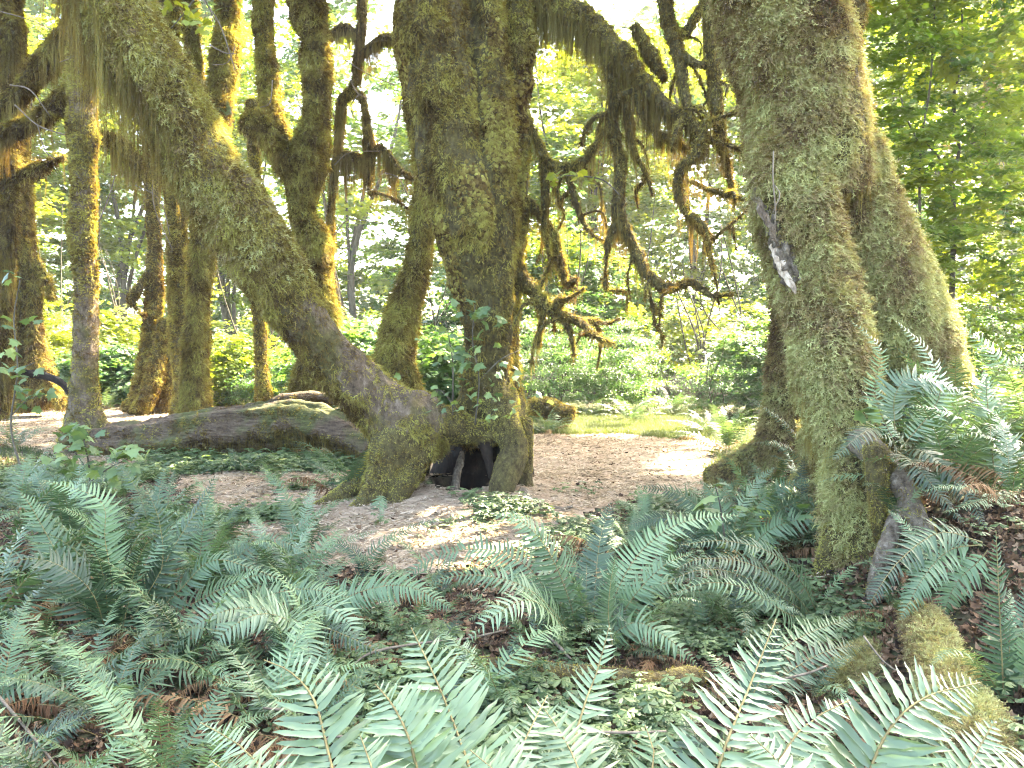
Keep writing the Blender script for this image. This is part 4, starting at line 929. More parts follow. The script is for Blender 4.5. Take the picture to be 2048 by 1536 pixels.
def hero_frond_parts(root, C, plen, n, seed, mat):
    r = np.random.default_rng(seed); P, T, S, U, s = frond_frames(C, np.array([0, -.7, .7]), n, r, r.normal(0, .15), .03)
    mb = MB(); tube_mb(mb, C, np.linspace(.0036, .0012, len(C)), 0, seg=.03, nr=6)
    fr = obj('frond', mb.build('frond', M['rachis']), root)
    for i in range(n):
        for sg in (-1, 1):
            l = plen * frond_profile(s[i]) * r.uniform(.9, 1.08); o = obj('leaflet', leaflet_mesh(mat, int(r.integers(7))), fr)
            X = unit(S[i] * sg + T[i] * (.22 + .35 * s[i] + r.normal(0, .07)) + U[i] * r.normal(.05, .16)); Z = unit(U[i] + T[i] * r.normal(.15, .25) + S[i] * r.normal(0, .12)); Z = unit(Z - X * (Z @ X)); Y = np.cross(Z, X)
            if Y @ T[i] < 0: Y, Z = -Y, Z
            Mx = np.eye(4); Mx[:3, 0] = X * l; Mx[:3, 1] = Y * min(l, .16) * 1.05; Mx[:3, 2] = Z * l; Mx[:3, 3] = P[i]
            o.matrix_basis = Matrix(Mx.tolist())
def wx_(px, Y): return (px - 1024) / F * Y
def g2(px, py): p = gnd(px, py); return float(p[0]), float(p[1])
def Hf(*rw): return list(rw)
fd = lambda **k: k
# -- middle foreground, round the end of the path
x, y = g2(1175, 1290); Y = y
fern('bushy sword fern in the very centre foreground, one broad upright frond in its middle', x, y, 6, .60, 11, (1, .2, .1), [
    (Hf((1160, 1285, Y), (1135, 1190, Y), (1095, 1100, Y - .05), (1045, 1045, Y - .1), (985, 1028, Y - .1)), .155, 44, fd(mat='fern')),
    (Hf((1185, 1285, Y), (1190, 1180, Y + .1), (1200, 1080, Y + .2), (1222, 1005, Y + .3)), .14, 40),
    (Hf((1200, 1285, Y), (1235, 1180, Y), (1285, 1100, Y + .1), (1365, 1045, Y + .2), (1478, 1030, Y + .3)), .15, 48),
    (Hf((1150, 1285, Y), (1110, 1210, Y), (1050, 1130, Y + .1), (960, 1098, Y + .2), (850, 1122, Y + .3), (790, 1190, Y + .3)), .14, 50),
    (Hf((1155, 1290, Y), (1100, 1215, Y - .2), (1030, 1165, Y - .3), (930, 1150, Y - .3), (850, 1170, Y - .3)), .13, 44),
    (Hf((1150, 1290, Y), (1100, 1225, Y - .3), (1050, 1200, Y - .5), (985, 1235, Y - .6), (925, 1290, Y - .6)), .15, 40, fd(mat='fern_light')),
    (Hf((1225, 1290, Y - .5), (1216, 1230, Y - .5), (1222, 1160, Y - .5), (1232, 1108, Y - .5)), .10, 34, fd(hint=(.6, -.7, .2))),
    (Hf((1210, 1290, Y), (1250, 1215, Y), (1310, 1170, Y), (1380, 1175, Y), (1400, 1215, Y)), .12, 36),
    (Hf((1210, 1285, Y), (1270, 1190, Y - .1), (1330, 1130, Y - .1), (1385, 1105, Y)), .12, 40),
    (Hf((1200, 1290, Y - .2), (1270, 1245, Y - .3), (1340, 1280, Y - .4), (1395, 1330, Y - .4)), .13, 30),
    (Hf((1170, 1280, Y + .2), (1165, 1200, Y + .3), (1150, 1130, Y + .4), (1130, 1090, Y + .4)), .12, 36)])
x, y = g2(1640, 1245); Y = y
fern('sword fern below the hanging root moss, its long fronds arching left over a dark hollow', x, y, 4, .5, 12, (1, 0, .3), [
    (Hf((1640, 1240, Y), (1600, 1160, Y - .1), (1540, 1105, Y - .2), (1450, 1082, Y - .3), (1360, 1090, Y - .4)), .12, 46),
    (Hf((1640, 1250, Y), (1570, 1170, Y - .2), (1490, 1125, Y - .3), (1400, 1118, Y - .4), (1350, 1140, Y - .5)), .13, 46),
    (Hf((1650, 1255, Y), (1580, 1205, Y - .2), (1480, 1150, Y - .3), (1400, 1140, Y - .5), (1320, 1170, Y - .6)), .13, 46),
    (Hf((1640, 1250, Y), (1570, 1225, Y - .3), (1500, 1180, Y - .4), (1420, 1165, Y - .5), (1340, 1190, Y - .6)), .12, 40)])
x, y = g2(1460, 1135); Y = y
fern('wide pale sword fern at the path edge left of the right maple', x, y, 7, .75, 13, (1, .7, .05), [
    (Hf((1450, 1130, Y), (1400, 1060, Y), (1330, 1035, Y), (1245, 1052, Y)), .13, 44), (Hf((1450, 1120, Y), (1410, 1030, Y), (1350, 985, Y), (1270, 972, Y)), .13, 42),
    (Hf((1460, 1120, Y), (1450, 1030, Y + .1), (1420, 980, Y + .2), (1400, 962, Y + .2)), .13, 36), (Hf((1470, 1120, Y), (1500, 1030, Y), (1560, 975, Y), (1640, 960, Y)), .14, 44),
    (Hf((1480, 1125, Y), (1540, 1060, Y - .1), (1620, 1040, Y - .2), (1690, 1080, Y - .3)), .15, 44), (Hf((1480, 1125, Y), (1560, 1020, Y), (1640, 1005, Y), (1690, 1040, Y)), .14, 44)])
x, y = g2(1490, 1445); Y = y
fern('low sword fern sprawling rightward toward the mossy mound', x, y, 3, .4, 14, (1, .2, .1), [
    (Hf((1480, 1420, Y), (1530, 1330, Y + .2), (1610, 1270, Y + .4), (1715, 1232, Y + .6)), .14, 46), (Hf((1480, 1430, Y), (1570, 1350, Y + .2), (1660, 1300, Y + .3), (1745, 1290, Y + .5)), .13, 42),
    (Hf((1480, 1440, Y), (1520, 1360, Y), (1540, 1310, Y), (1560, 1250, Y)), .10, 36)])
# -- left foreground mass
x, y = g2(610, 1330); Y = y
fern('arching pale-tipped sword fern left of centre, fronds spilling over dark litter', x, y, 4, .55, 15, (1, .4, .3), [
    (Hf((590, 1300, Y), (560, 1235, Y - .1), (490, 1215, Y - .2), (400, 1245, Y - .3), (303, 1333, Y - .3)), .14, 46, fd(mat='fern_light')),
    (Hf((600, 1300, Y), (580, 1245, Y - .2), (520, 1228, Y - .3), (450, 1265, Y - .4), (405, 1340, Y - .4)), .13, 42, fd(mat='fern_light')),
    (Hf((560, 1235, Y), (590, 1240, Y - .2), (613, 1275, Y - .3), (622, 1355, Y - .4)), .17, 34, fd(mat='fern_light')),
    (Hf((600, 1300, Y), (610, 1225, Y), (655, 1212, Y - .1), (700, 1250, Y - .2), (728, 1320, Y - .2)), .13, 38, fd(mat='fern_light')),
    (Hf((600, 1310, Y), (560, 1240, Y + .1), (500, 1195, Y + .2), (400, 1215, Y + .2)), .13, 40),
    (Hf((470, 1260, Y + .1), (520, 1200, Y + .2), (610, 1178, Y + .2), (720, 1200, Y + .2)), .12, 42), (Hf((610, 1260, Y + .2), (700, 1192, Y + .2), (810, 1172, Y + .1), (915, 1222, Y)), .14, 48),
    (Hf((620, 1320, Y), (640, 1260, Y - .2), (700, 1275, Y - .3), (770, 1310, Y - .3)), .11, 30)])
x, y = g2(150, 1385); Y = y
fern('low dark sword fern with two long horizontal fronds at bottom left', x, y, 4, .5, 16, (1, 0, .3), [
    (Hf((150, 1350, Y), (250, 1338, Y), (380, 1342, Y), (560, 1385, Y)), .105, 46, fd(hint=(0, -.5, .85))), (Hf((160, 1390, Y - .2), (280, 1405, Y - .2), (420, 1425, Y - .2), (600, 1440, Y - .2)), .10, 46, fd(hint=(0, -.5, .85))),
    (Hf((-60, 1390, Y - .3), (20, 1362, Y - .3), (90, 1375, Y - .3), (165, 1430, Y - .3)), .12, 34), (Hf((30, 1500, Y - .7), (120, 1455, Y - .7), (190, 1420, Y - .7)), .09, 26)])
x, y = g2(240, 1310); Y = y
fern('tallest dense blue-green sword fern clump at the left edge', x, y, 9, .85, 17, (1, .15, .15), [
    (Hf((215, 1290, Y), (160, 1200, Y), (110, 1100, Y), (60, 1010, Y), (40, 985, Y)), .17, 44, fd(mat='fern')), (Hf((220, 1290, Y), (225, 1180, Y), (210, 1080, Y), (200, 1000, Y), (86, 960, Y)), .14, 46),
    (Hf((230, 1290, Y), (300, 1180, Y), (350, 1090, Y), (400, 1010, Y), (430, 950, Y)), .13, 44), (Hf((220, 1290, Y), (180, 1180, Y - .2), (90, 1120, Y - .3), (-20, 1130, Y - .4)), .16, 40),
    (Hf((250, 1290, Y), (320, 1150, Y), (320, 1050, Y), (290, 970, Y)), .13, 40), (Hf((250, 1290, Y), (360, 1180, Y), (430, 1120, Y), (540, 1150, Y)), .13, 44), (Hf((250, 1290, Y), (400, 1200, Y), (520, 1150, Y), (600, 1180, Y)), .12, 44)])
x, y = g2(60, 1250); fern('sword fern with brown withered fronds hugging the left edge', x, y, 9, .8, 18, (1, .1, .9))
x, y = g2(420, 1210); fern('upright feathery sword fern behind the blue-green clump, before the path', x, y, 11, .75, 19, (1, .35, .05), [(Hf((400, 1200, y), (400, 1120, y), (410, 1030, y), (432, 955, y)), .10, 38), (Hf((430, 1200, y), (480, 1110, y), (550, 1080, y), (620, 1110, y)), .11, 40)])
x, y = g2(560, 1165); fern('light airy sword fern at the left path edge, one frond pointing up right', x, y, 7, .55, 20, (1, .8, 0), [(Hf((560, 1160, y), (575, 1095, y), (610, 1045, y), (680, 1003, y)), .09, 40), (Hf((590, 1160, y), (640, 1120, y), (680, 1085, y), (760, 1060, y)), .07, 34)])
x, y = g2(745, 1180); fern('thin see-through sword fern on the path edge, fronds leaning right', x, y, 4, .5, 21, (1, .6, 0), [(Hf((700, 1180, y), (740, 1110, y), (800, 1065, y), (890, 1035, y)), .08, 40), (Hf((740, 1180, y), (720, 1120, y), (690, 1090, y), (640, 1090, y)), .07, 34)])
x, y = g2(130, 1130); fern('dark sword fern behind the left clump, below the maple seedling', x, y, 12, .8, 22, (1, .1, .2))
x, y = g2(300, 1090); fern('grey-green sword fern between the left clump and the lying trunk', x, y, 11, .75, 23, (1, .3, .1))
x, y = g2(40, 1040); fern('bluish sword fern with a curled-over frond at the left edge, middle height', x, y, 11, .8, 24, (1, .5, .3), [(Hf((120, 1030, y), (110, 960, y), (80, 945, y), (45, 975, y)), .13, 34, fd(mat='fern_light'))])
x, y = g2(240, 1000); fern('shaded sword fern in front of the straight left trunk', x, y, 10, .65, 25, (1, .2, .2))
x, y = g2(810, 1290); fern('low sword fern half hidden between the two central ferns', x, y, 7, .42, 26, (1, .2, .1))
# -- bottom foreground, close to the camera: these rise from below the frame
x, y = .0, 1.25
fern('nearest sword fern, bottom left of centre, three pale fronds rising into view', -.28, 1.15, 0, .7, 27, hero=[
    (Hf((700, 1750, 1.35), (668, 1560, 1.45), (655, 1500, 1.5), (628, 1400, 1.55), (582, 1345, 1.6), (528, 1320, 1.62)), .115, 30, fd(parts=True)),
    (Hf((860, 1720, 1.3), (838, 1560, 1.4), (815, 1470, 1.42), (785, 1410, 1.46), (750, 1368, 1.5)), .115, 28, fd(parts=True)),
    (Hf((985, 1750, 1.35), (945, 1560, 1.42), (912, 1460, 1.5), (872, 1360, 1.55), (822, 1255, 1.62)), .12, 32, fd(parts=True)),
    (Hf((620, 1750, 1.3), (560, 1600, 1.4), (490, 1500, 1.5), (400, 1445, 1.6)), .075, 30, fd(mat='fern_light')),
    (Hf((560, 1750, 1.2), (520, 1640, 1.3), (480, 1570, 1.3), (420, 1520, 1.4)), .09, 26, fd(mat='fern_light')),
    (Hf((960, 1760, 1.2), (1000, 1600, 1.4), (1050, 1480, 1.5), (1095, 1390, 1.6)), .08, 32, fd(mat='fern_light')),
    (Hf((760, 1700, 1.2), (750, 1600, 1.3), (745, 1540, 1.35), (720, 1470, 1.4)), .09, 24, fd(mat='fern_light'))], dz=0)
fern('nearest sword fern at bottom centre, ragged fronds leaning right', .25, 1.1, 0, .7, 28, hero=[
    (Hf((1105, 1750, 1.4), (1130, 1560, 1.5), (1165, 1420, 1.6), (1195, 1340, 1.65), (1219, 1250, 1.7)), .085, 34, fd(mat='fern_light', ragged=.2)),
    (Hf((1200, 1760, 1.3), (1180, 1600, 1.4), (1130, 1480, 1.5), (1075, 1400, 1.6)), .09, 30, fd(mat='fern_light', ragged=.15)),
    (Hf((1260, 1760, 1.3), (1290, 1600, 1.4), (1310, 1520, 1.45), (1290, 1450, 1.5)), .08, 26, fd(mat='fern', ragged=.12)),
    (Hf((1050, 1760, 1.1), (1030, 1620, 1.2), (1000, 1550, 1.25), (940, 1500, 1.3)), .09, 26, fd(mat='fern_light'))])
fern('nearest sword fern at bottom right, broad glossy fronds and a brown upright stalk', .55, 1.2, 0, .7, 29, hero=[
    (Hf((1370, 1760, 1.25), (1420, 1590, 1.35), (1455, 1480, 1.4), (1500, 1370, 1.5), (1552, 1238, 1.6)), .105, 30, fd(parts=True, mat='fern_light')),
    (Hf((1690, 1760, 1.35), (1720, 1600, 1.45), (1775, 1465, 1.5), (1850, 1395, 1.55), (1960, 1365, 1.6)), .125, 34, fd(parts=True, mat='fern_light')),
    (Hf((1500, 1700, 1.3), (1550, 1540, 1.4), (1610, 1450, 1.45), (1700, 1400, 1.5)), .085, 30, fd(mat='fern_light')),
    (Hf((1480, 1750, 1.3), (1440, 1600, 1.4), (1400, 1500, 1.4), (1380, 1430, 1.5)), .09, 28, fd(mat='fern')),
    (Hf((1600, 1760, 1.2), (1590, 1620, 1.3), (1560, 1530, 1.35), (1500, 1470, 1.4)), .09, 28, fd(mat='fern_light')),
    (Hf((1860, 1760, 1.3), (1900, 1620, 1.4), (1940, 1530, 1.45), (1990, 1440, 1.5)), .10, 28, fd(mat='fern_light')),
    (Hf((1980, 1760, 1.3), (2000, 1640, 1.35), (2040, 1560, 1.4), (2100, 1500, 1.5)), .09, 26, fd(mat='fern'))])
# -- right bank
def bk(px, py, Y): p = at(px, py, Y); return float(p[0]), float(p[1])
x, y = bk(1800, 900, 4.9); Y = y
fern('shiny sword fern crowning the bank above the forked bark roots', x, y, 3, .6, 30, (1, .5, .15), [
    (Hf((1800, 905, Y), (1760, 860, Y - .1), (1720, 870, Y - .2), (1665, 920, Y - .3)), .12, 36, fd(hint=(0, -.4, .9))), (Hf((1790, 860, Y), (1790, 790, Y), (1830, 755, Y), (1930, 785, Y)), .15, 40, fd(mat='fern_light')),
    (Hf((1800, 900, Y), (1850, 905, Y - .2), (1920, 970, Y - .3), (1975, 1060, Y - .4)), .12, 40, fd(mat='fern')), (Hf((1790, 900, Y), (1830, 930, Y - .3), (1880, 990, Y - .4), (1930, 1050, Y - .5)), .11, 38),
    (Hf((1795, 900, Y), (1750, 790, Y + .1), (1760, 700, Y + .1), (1700, 640, Y + .2)), .09, 36), (Hf((1800, 900, Y), (1880, 790, Y + .1), (1850, 700, Y + .2), (1790, 640, Y + .2)), .11, 36, fd(mat='fern_light'))], dz=.25)
x, y = bk(1975, 975, 5.2); Y = y
fern('upright sword fern on the bank at the right edge, brown stalk standing straight', x, y, 14, 1.0, 31, (1, .5, .1), [
    (Hf((1990, 975, Y - .2), (1984, 900, Y - .2), (1976, 820, Y - .2), (1970, 740, Y - .2)), .16, 40, fd(mat='fern_light', stalk=.006)), (Hf((2048, 985, Y - .5), (2000, 992, Y - .6), (1950, 1005, Y - .7), (1885, 1026, Y - .8)), .09, 34, fd(mat='fern_light', hint=(0, -.2, 1)))])
x, y = bk(1900, 860, 6.0); fern('sunlit sword fern behind the upright one, against the right maple foot', x, y, 13, 1.0, 32, (1, .8, .05), dz=.05)
x, y = bk(2060, 860, 6.2); fern('brightest sword fern cut by the right edge, beyond the bank', x, y, 14, 1.25, 33, (1, 1, 0), dz=.1)
x, y = bk(1950, 800, 8.0); fern('sword fern in sun on the far side of the bank', x, y, 12, 1.1, 34, (1, .9, 0), coarse=True, dz=.3)
x, y = bk(1840, 1290, 4.1); Y = y
fern('dark glossy sword fern drooping between the bark roots and the mossy mound', x, y, 3, .45, 35, (1, 0, .5), [
    (Hf((1965, 1085, Y), (1880, 1065, Y), (1800, 1120, Y - .1), (1750, 1190, Y - .2), (1730, 1230, Y - .2)), .12, 42, fd(hint=(.1, -.6, .8))), (Hf((1960, 1090, Y), (1900, 1100, Y), (1850, 1150, Y - .1), (1800, 1240, Y - .2)), .12, 40, fd(hint=(.1, -.6, .8))),
    (Hf((1975, 1100, Y), (1960, 1120, Y), (1910, 1170, Y), (1880, 1250, Y)), .11, 34)], dz=.25)
x, y = bk(2000, 1420, 3.3); Y = y
fern('tall olive sword fern standing at the lower right edge', x, y, 2, .5, 36, (1, 0, 1), [(Hf((2010, 1500, Y), (2005, 1350, Y), (1998, 1200, Y), (1992, 1060, Y)), .11, 44, fd(stalk=.005)), (Hf((2030, 1500, Y), (2045, 1380, Y), (2060, 1250, Y)), .12, 40), (Hf((2010, 1500, Y), (2040, 1300, Y + .2), (2060, 1150, Y + .3)), .12, 40)])
x, y = bk(1635, 985, 6.9); Y = y
fern('blue-green sword fern between the two feet of the right maple', x, y, 4, .6, 37, (1, .1, .3), [
    (Hf((1650, 980, Y), (1610, 900, Y), (1560, 840, Y), (1480, 785, Y)), .06, 44, fd(mat='fern_light')), (Hf((1650, 980, Y), (1600, 920, Y - .1), (1560, 890, Y - .1), (1510, 885, Y - .1)), .09, 36, fd(mat='fern_light')),
    (Hf((1650, 980, Y), (1640, 920, Y), (1640, 860, Y), (1625, 812, Y)), .13, 40)])
for lab, px, py, Yb, n, L, pal, dz in [
    ('sword fern spilling down the bank face at the right edge', 2010, 1130, 4.3, 9, .6, (1, .1, .7), .3), ('sword fern filling the middle of the right bank top', 1900, 960, 5.0, 12, .8, (1, .5, .1), .15),
    ('sword fern behind the shiny one, against the right trunk', 1850, 880, 5.6, 12, .85, (1, .4, .1), .25), ('sword fern at the right edge halfway up the bank', 2070, 1020, 4.6, 10, .8, (1, .3, .3), .2),
    ('small dark sword fern in the hollow under the right bank', 1790, 1230, 4.4, 6, .35, (1, 0, .2), 0), ('sword fern left of the moss curtain of the right maple', 1600, 1120, 6.0, 10, .65, (1, .4, .2), 0),
    ('dim sword fern behind the wide pale one', 1540, 1050, 6.9, 10, .7, (1, .2, .2), 0), ('sword fern between the centre fern and the wide pale one', 1330, 1180, 5.2, 9, .55, (1, .2, .1), 0),
    ('sword fern low at the left, under the tallest clump', 330, 1340, 4.0, 8, .5, (1, 0, .2), 0), ('sword fern behind the arching pale-tipped one', 640, 1240, 4.8, 9, .55, (1, .2, .1), 0),
    ('grey sword fern right of the upright feathery one', 500, 1190, 5.4, 10, .7, (1, .3, .05), 0), ('sword fern between the dark left clump and the lumpy edge', 200, 1180, 5.5, 12, .85, (1, .3, .1), 0),
    ('dark-centred sword fern in the very bottom left corner', 40, 1500, 2.9, 6, .5, (1, 0, .3), 0)]:
    x, y = bk(px, py, Yb); fern(lab, x, y, n, L, 200 + px, pal, dz=dz)
for lab, px, py, Yb, n, L, pal, dz in [
    ('feathery sword fern at the very left, in front of the curled-over one', 0, 1150, 5.2, 12, .9, (1, .2, .3), 0), ('sword fern with yellowing fronds in the left mass', 150, 1080, 6.2, 12, .8, (1, .7, .3), 0),
    ('mid-sized sword fern between the two left seedlings', 110, 1010, 8.2, 11, .75, (1, .3, .2), 0), ('sword fern right of the pale-leaved seedling', 330, 1010, 7.6, 11, .7, (1, .4, .1), 0),
    ('open sword fern on the near path edge, left of the airy one', 440, 1090, 6.4, 10, .7, (1, .5, .05), 0), ('sword fern deep in shade below the blue-green clump', 90, 1330, 3.9, 8, .55, (1, 0, .6), 0),
    ('sword fern under the spill of the arching pale-tipped one', 480, 1340, 4.05, 8, .45, (1, 0, .5), 0), ('small sword fern right below the long curving stick', 880, 1330, 4.0, 7, .4, (1, .2, .2), 0),
    ('small sword fern at the foot of the centre fern, right side', 1290, 1310, 4.2, 7, .42, (1, .1, .2), 0), ('small sword fern beside the broken pale stick', 1400, 1260, 4.6, 7, .42, (1, .1, .3), 0),
    ('sword fern before the mossy root of the right maple', 1500, 1030, 7.2, 12, .75, (1, .5, .1), 0), ('sword fern touching the left side of the moss curtain', 1660, 1060, 6.0, 8, .55, (1, .2, .2), 0)]:
    x, y = bk(px, py, Yb); fern(lab, x, y, n, L, 900 + px, pal, dz=dz)
for lab, px, py, Yb, n, L, pal, dz in [
    ('sword fern at lower left, before the two long horizontal fronds', 330, 1480, 3.0, 7, .42, (1, 0, .3), 0), ('sword fern at the left edge above the corner', -20, 1400, 3.5, 9, .6, (1, 0, .4), 0),
    ('dark small sword fern near the bottom, right of the leaflets', 1240, 1480, 3.0, 5, .3, (1, 0, .2), 0), ('small sword fern on the mossy lump', 1640, 1400, 3.7, 6, .38, (1, .1, .3), 0)]:
    x, y = bk(px, py, Yb); fern(lab, x, y, n, L, 1900 + px, pal, dz=dz)
for lab, px, py, Yb, n, L, pal in [
    ('dark green sword fern on red litter in the lower left, right of the pale twig', 150, 1480, 2.8, 9, .6, (1, 0, .3)), ('drooping sword fern just under the two long horizontal fronds', 330, 1460, 2.95, 9, .6, (1, .1, .2)),
    ('sword fern at the bottom edge, left of the nearest pale fronds', 430, 1540, 2.5, 8, .55, (1, 0, .2)), ('sword fern behind the nearest pale fronds, left', 620, 1420, 3.3, 8, .5, (1, .1, .2)),
    ('sword fern behind the nearest pale fronds, near the sunken mossy log', 900, 1420, 3.3, 7, .42, (1, .1, .2)), ('sword fern left of the tallest clump, half out of the frame', -30, 1250, 4.2, 12, .9, (1, .2, .2))]:
    x, y = bk(px, py, Yb); fern(lab, x, y, n, L, 5000 + px, pal)
for k, (x, y) in enumerate([(3.3, 3.4), (3.9, 4.6), (4.6, 5.6), (2.6, 2.4), (-3.0, 2.6), (-3.6, 3.6), (-4.6, 5.0), (-5.4, 6.6)]):
    o_ = fern('sword fern growing just beyond the edge of the view', x, y, 10, .8, 7000 + k, (1, .3, .2)); o_['group'] = 'sword ferns just beyond the edges of the view'
for k in range(42):
    px, Yb = [(rng.uniform(-60, 640), rng.uniform(3.1, 7.0)), (rng.uniform(500, 1500), rng.uniform(3.4, 5.4)), (rng.uniform(1250, 1640), rng.uniform(5.2, 7.5))][k % 3]
    fern('small sword fern filling in the foreground fern bank', wx_(px, Yb), Yb, int(rng.integers(6, 11)), float(rng.uniform(.4, .75)), 3000 + k, (1, .25, .25))['group'] = 'small sword ferns filling in the foreground fern bank'
# -- farther ferns round the clearing
for lab, px, py, n, L, pal, co in [
    ('frosty sword fern left of the rear trunk of the right maple', 1455, 905, 16, .95, (1, .6, .2), False), ('smaller sword fern just left of the frosty one', 1420, 872, 14, .9, (1, .4, 0), True),
    ('rounded dark sword fern at the grass edge, back right', 1262, 850, 18, .9, (1, 0, 0), True), ('sword fern at the grass edge between the rounded one and the right trunk', 1345, 838, 16, .9, (1, 0, 0), True),
    ('sword fern tucked behind the right foot of the central tree', 1095, 868, 12, .8, (1, .2, .8), True), ('sword fern on the back edge of the grass, middle of the gap', 1180, 838, 12, .8, (1, .1, 0), True),
    ('sword fern leaning on the left foot of the central tree', 690, 1010, 14, .8, (1, .2, .5), False), ('small bright sword fern under the lying trunk', 545, 975, 8, .55, (.6, 1, 0), False),
    ('thin sword fern beside the lying trunk, left of the small bright one', 490, 950, 7, .6, (1, .4, 0), False), ('sword fern in shade under the broken end of the lying trunk', 640, 935, 10, .6, (1, .1, .1), True),
    ('sword fern at the far left edge of the path', 30, 900, 12, .8, (1, .2, .2), True), ('sword fern left of the twin-stemmed trunk, far back', 215, 822, 14, 1.0, (1, .1, 0), True),
    ('sword fern right of the yellow-green rooted trunk, far back', 455, 818, 14, .9, (1, .3, 0), True), ('far sword fern under the slim yellow trunk', 500, 806, 12, .9, (1, .2, 0), True),
    ('far sword fern behind the lying trunk, next to the lumpy trunk', 580, 800, 12, .9, (1, .1, 0), True), ('sword fern behind the leaning trunk foot, in shade', 735, 850, 10, .8, (1, 0, 0), True)]:
    x, y = g2(px, py); fern(lab, x, y, n, L, 40 + px, pal, coarse=co)
q = at(455, 250, 12.4)
fern('small licorice fern growing on the knobbly bough of the lumpy trunk', float(q[0]), float(q[1]), 7, .33, 67, (1, 1, 0), dz=float(q[2]) - gz(q[0], q[1]) + .1)
x, y = g2(760, 1060); fern('little sword fern on the left root of the central tree, one frond hanging down', x, y, 2, .35, 66, (1, .3, 0), [(Hf((765, 985, 8.0), (758, 1010, 7.9), (752, 1050, 7.9), (748, 1080, 7.9)), .12, 24)])
print('ferns', round(time.time() - T0, 1))

# ==================================================================== seedlings with separate maple leaves
LEAFM = {}
def leafmesh(mat, k):
    if (mat, k) not in LEAFM:
        V, Fc = leaf_poly('maple', 1.0, .15 + .12 * k); V[:, 2] -= .18 * (V[:, 0] ** 2) * (k % 2); LEAFM[(mat, k)] = mesh('leaf', V, Fc, M[mat], False)
    return LEAFM[(mat, k)]
def seedling(name, label, cat, base, stems, leaves, mat, seed, droop=-.2):
    """stems: pixel paths; leaves: (px, py, Y, size m)"""
    r = np.random.default_rng(seed); root = thing(name, label, cat, tuple(map(float, base)))
    for rw in stems:
        P, rr = pxpath(rw); mb = MB(); tube_mb(mb, P, rr, seg=.05, nr=6); obj('stem', mb.build('stem', M['stem'], off=root.location), root)
    for px, py, Y, s in leaves:
        o = obj('leaf', leafmesh(mat, int(r.integers(3))), root, tuple(at(px, py, Y) - np.array(base))); s *= r.uniform(.8, 1.15); o.scale = (s, s, s)
        o.rotation_euler = (r.normal(0, .35) + .45, r.normal(.2, .35) , r.uniform(-3.1, 3.1)) if droop > -1 else (1.2, .3, r.uniform(-1, 1))
    return root
r_ = np.random.default_rng(5)
b = gnd(160, 1040); b[2] = gz(b[0], b[1])
seedling('maple_seedling', 'pale-leaved maple seedling before the foot of the straight left trunk', 'seedling', b,
    [[(165, 1040, b[1], 5), (180, 960, b[1], 4), (170, 890, b[1], 3), (160, 855, b[1], 2)], [(178, 965, b[1], 3), (220, 935, b[1], 3), (268, 912, b[1], 2)], [(180, 950, b[1], 3), (150, 905, b[1], 2), (130, 900, b[1], 2)]],
    [(r_.normal(cx, sx), r_.normal(cy_, sy), b[1] + r_.normal(0, .15), .115) for cx, cy_, sx, sy, n in [(160, 862, 22, 8, 18), (190, 905, 35, 12, 24), (250, 905, 24, 8, 16), (150, 945, 25, 12, 14), (225, 950, 34, 10, 16), (120, 915, 16, 10, 8)] for _ in range(n)], 'leaf_pale', 1)
b = gnd(62, 1000); b[2] = gz(b[0], b[1])
seedling('maple_seedling', 'tall spindly maple seedling at the left edge, leaves in tiers', 'seedling', b,
    [[(62, 1000, b[1], 7), (40, 930, b[1], 5), (22, 850, b[1], 4), (35, 740, b[1], 3), (28, 640, b[1], 3), (40, 560, b[1], 2)], [(24, 830, b[1], 3), (55, 800, b[1], 2), (85, 790, b[1], 2)], [(33, 740, b[1], 2), (70, 725, b[1], 2)]],
    [(r_.normal(cx, sx), r_.normal(cy_, sy), b[1] + r_.normal(0, .15), .12) for cx, cy_, sx, sy, n in [(20, 740, 25, 10, 8), (55, 775, 22, 18, 9), (65, 800, 14, 14, 6), (20, 700, 20, 8, 5), (45, 640, 28, 10, 5), (15, 545, 20, 8, 4)] for _ in range(n)], 'leaf_pale', 2)
b = gnd(960, 1000) * 0 + np.array(at(955, 830, 8.35))
seedling('vine_maple_shoots', 'climbing shoots with pale lobed leaves up the front of the central trunk', 'shoots', b,
    [[(950, 850, 8.3, 4), (958, 760, 8.25, 3), (945, 680, 8.2, 3), (950, 610, 8.2, 2)], [(905, 830, 8.35, 4), (905, 720, 8.3, 3), (890, 640, 8.3, 2)], [(960, 760, 8.25, 3), (1000, 720, 8.25, 3), (1040, 700, 8.3, 2)], [(915, 820, 8.3, 3), (880, 780, 8.3, 2), (860, 800, 8.3, 2)]],
    [(r_.normal(cx, sx), r_.normal(cy_, sy), 8.15 + r_.normal(0, .08), s) for cx, cy_, sx, sy, s, n in [(945, 610, 25, 14, .11, 9), (950, 650, 12, 20, .14, 8), (940, 720, 14, 22, .13, 8), (985, 640, 20, 14, .11, 6), (895, 655, 26, 26, .09, 14), (880, 720, 24, 24, .08, 12), (1030, 740, 26, 22, .08, 10), (960, 790, 30, 20, .08, 12), (1000, 800, 34, 20, .07, 14), (900, 800, 30, 16, .075, 12)] for _ in range(n)], 'leaf_pale', 3)
b = np.array(at(1195, 330, 8.0))
seedling('maple_spray', 'sunny yellow spray of maple leaves hanging in front of the moss-hung boughs', 'leaf spray', b, [[(1240, 390, 8.2, 3), (1200, 358, 8.1, 3), (1120, 350, 8, 2)]],
    [(r_.uniform(1105, 1195), 352 + r_.normal(0, 8), 8 + r_.normal(0, .1), .085) for _ in range(16)], 'leaf_sun', 14)
b = np.array(at(640, 5, 9.0))
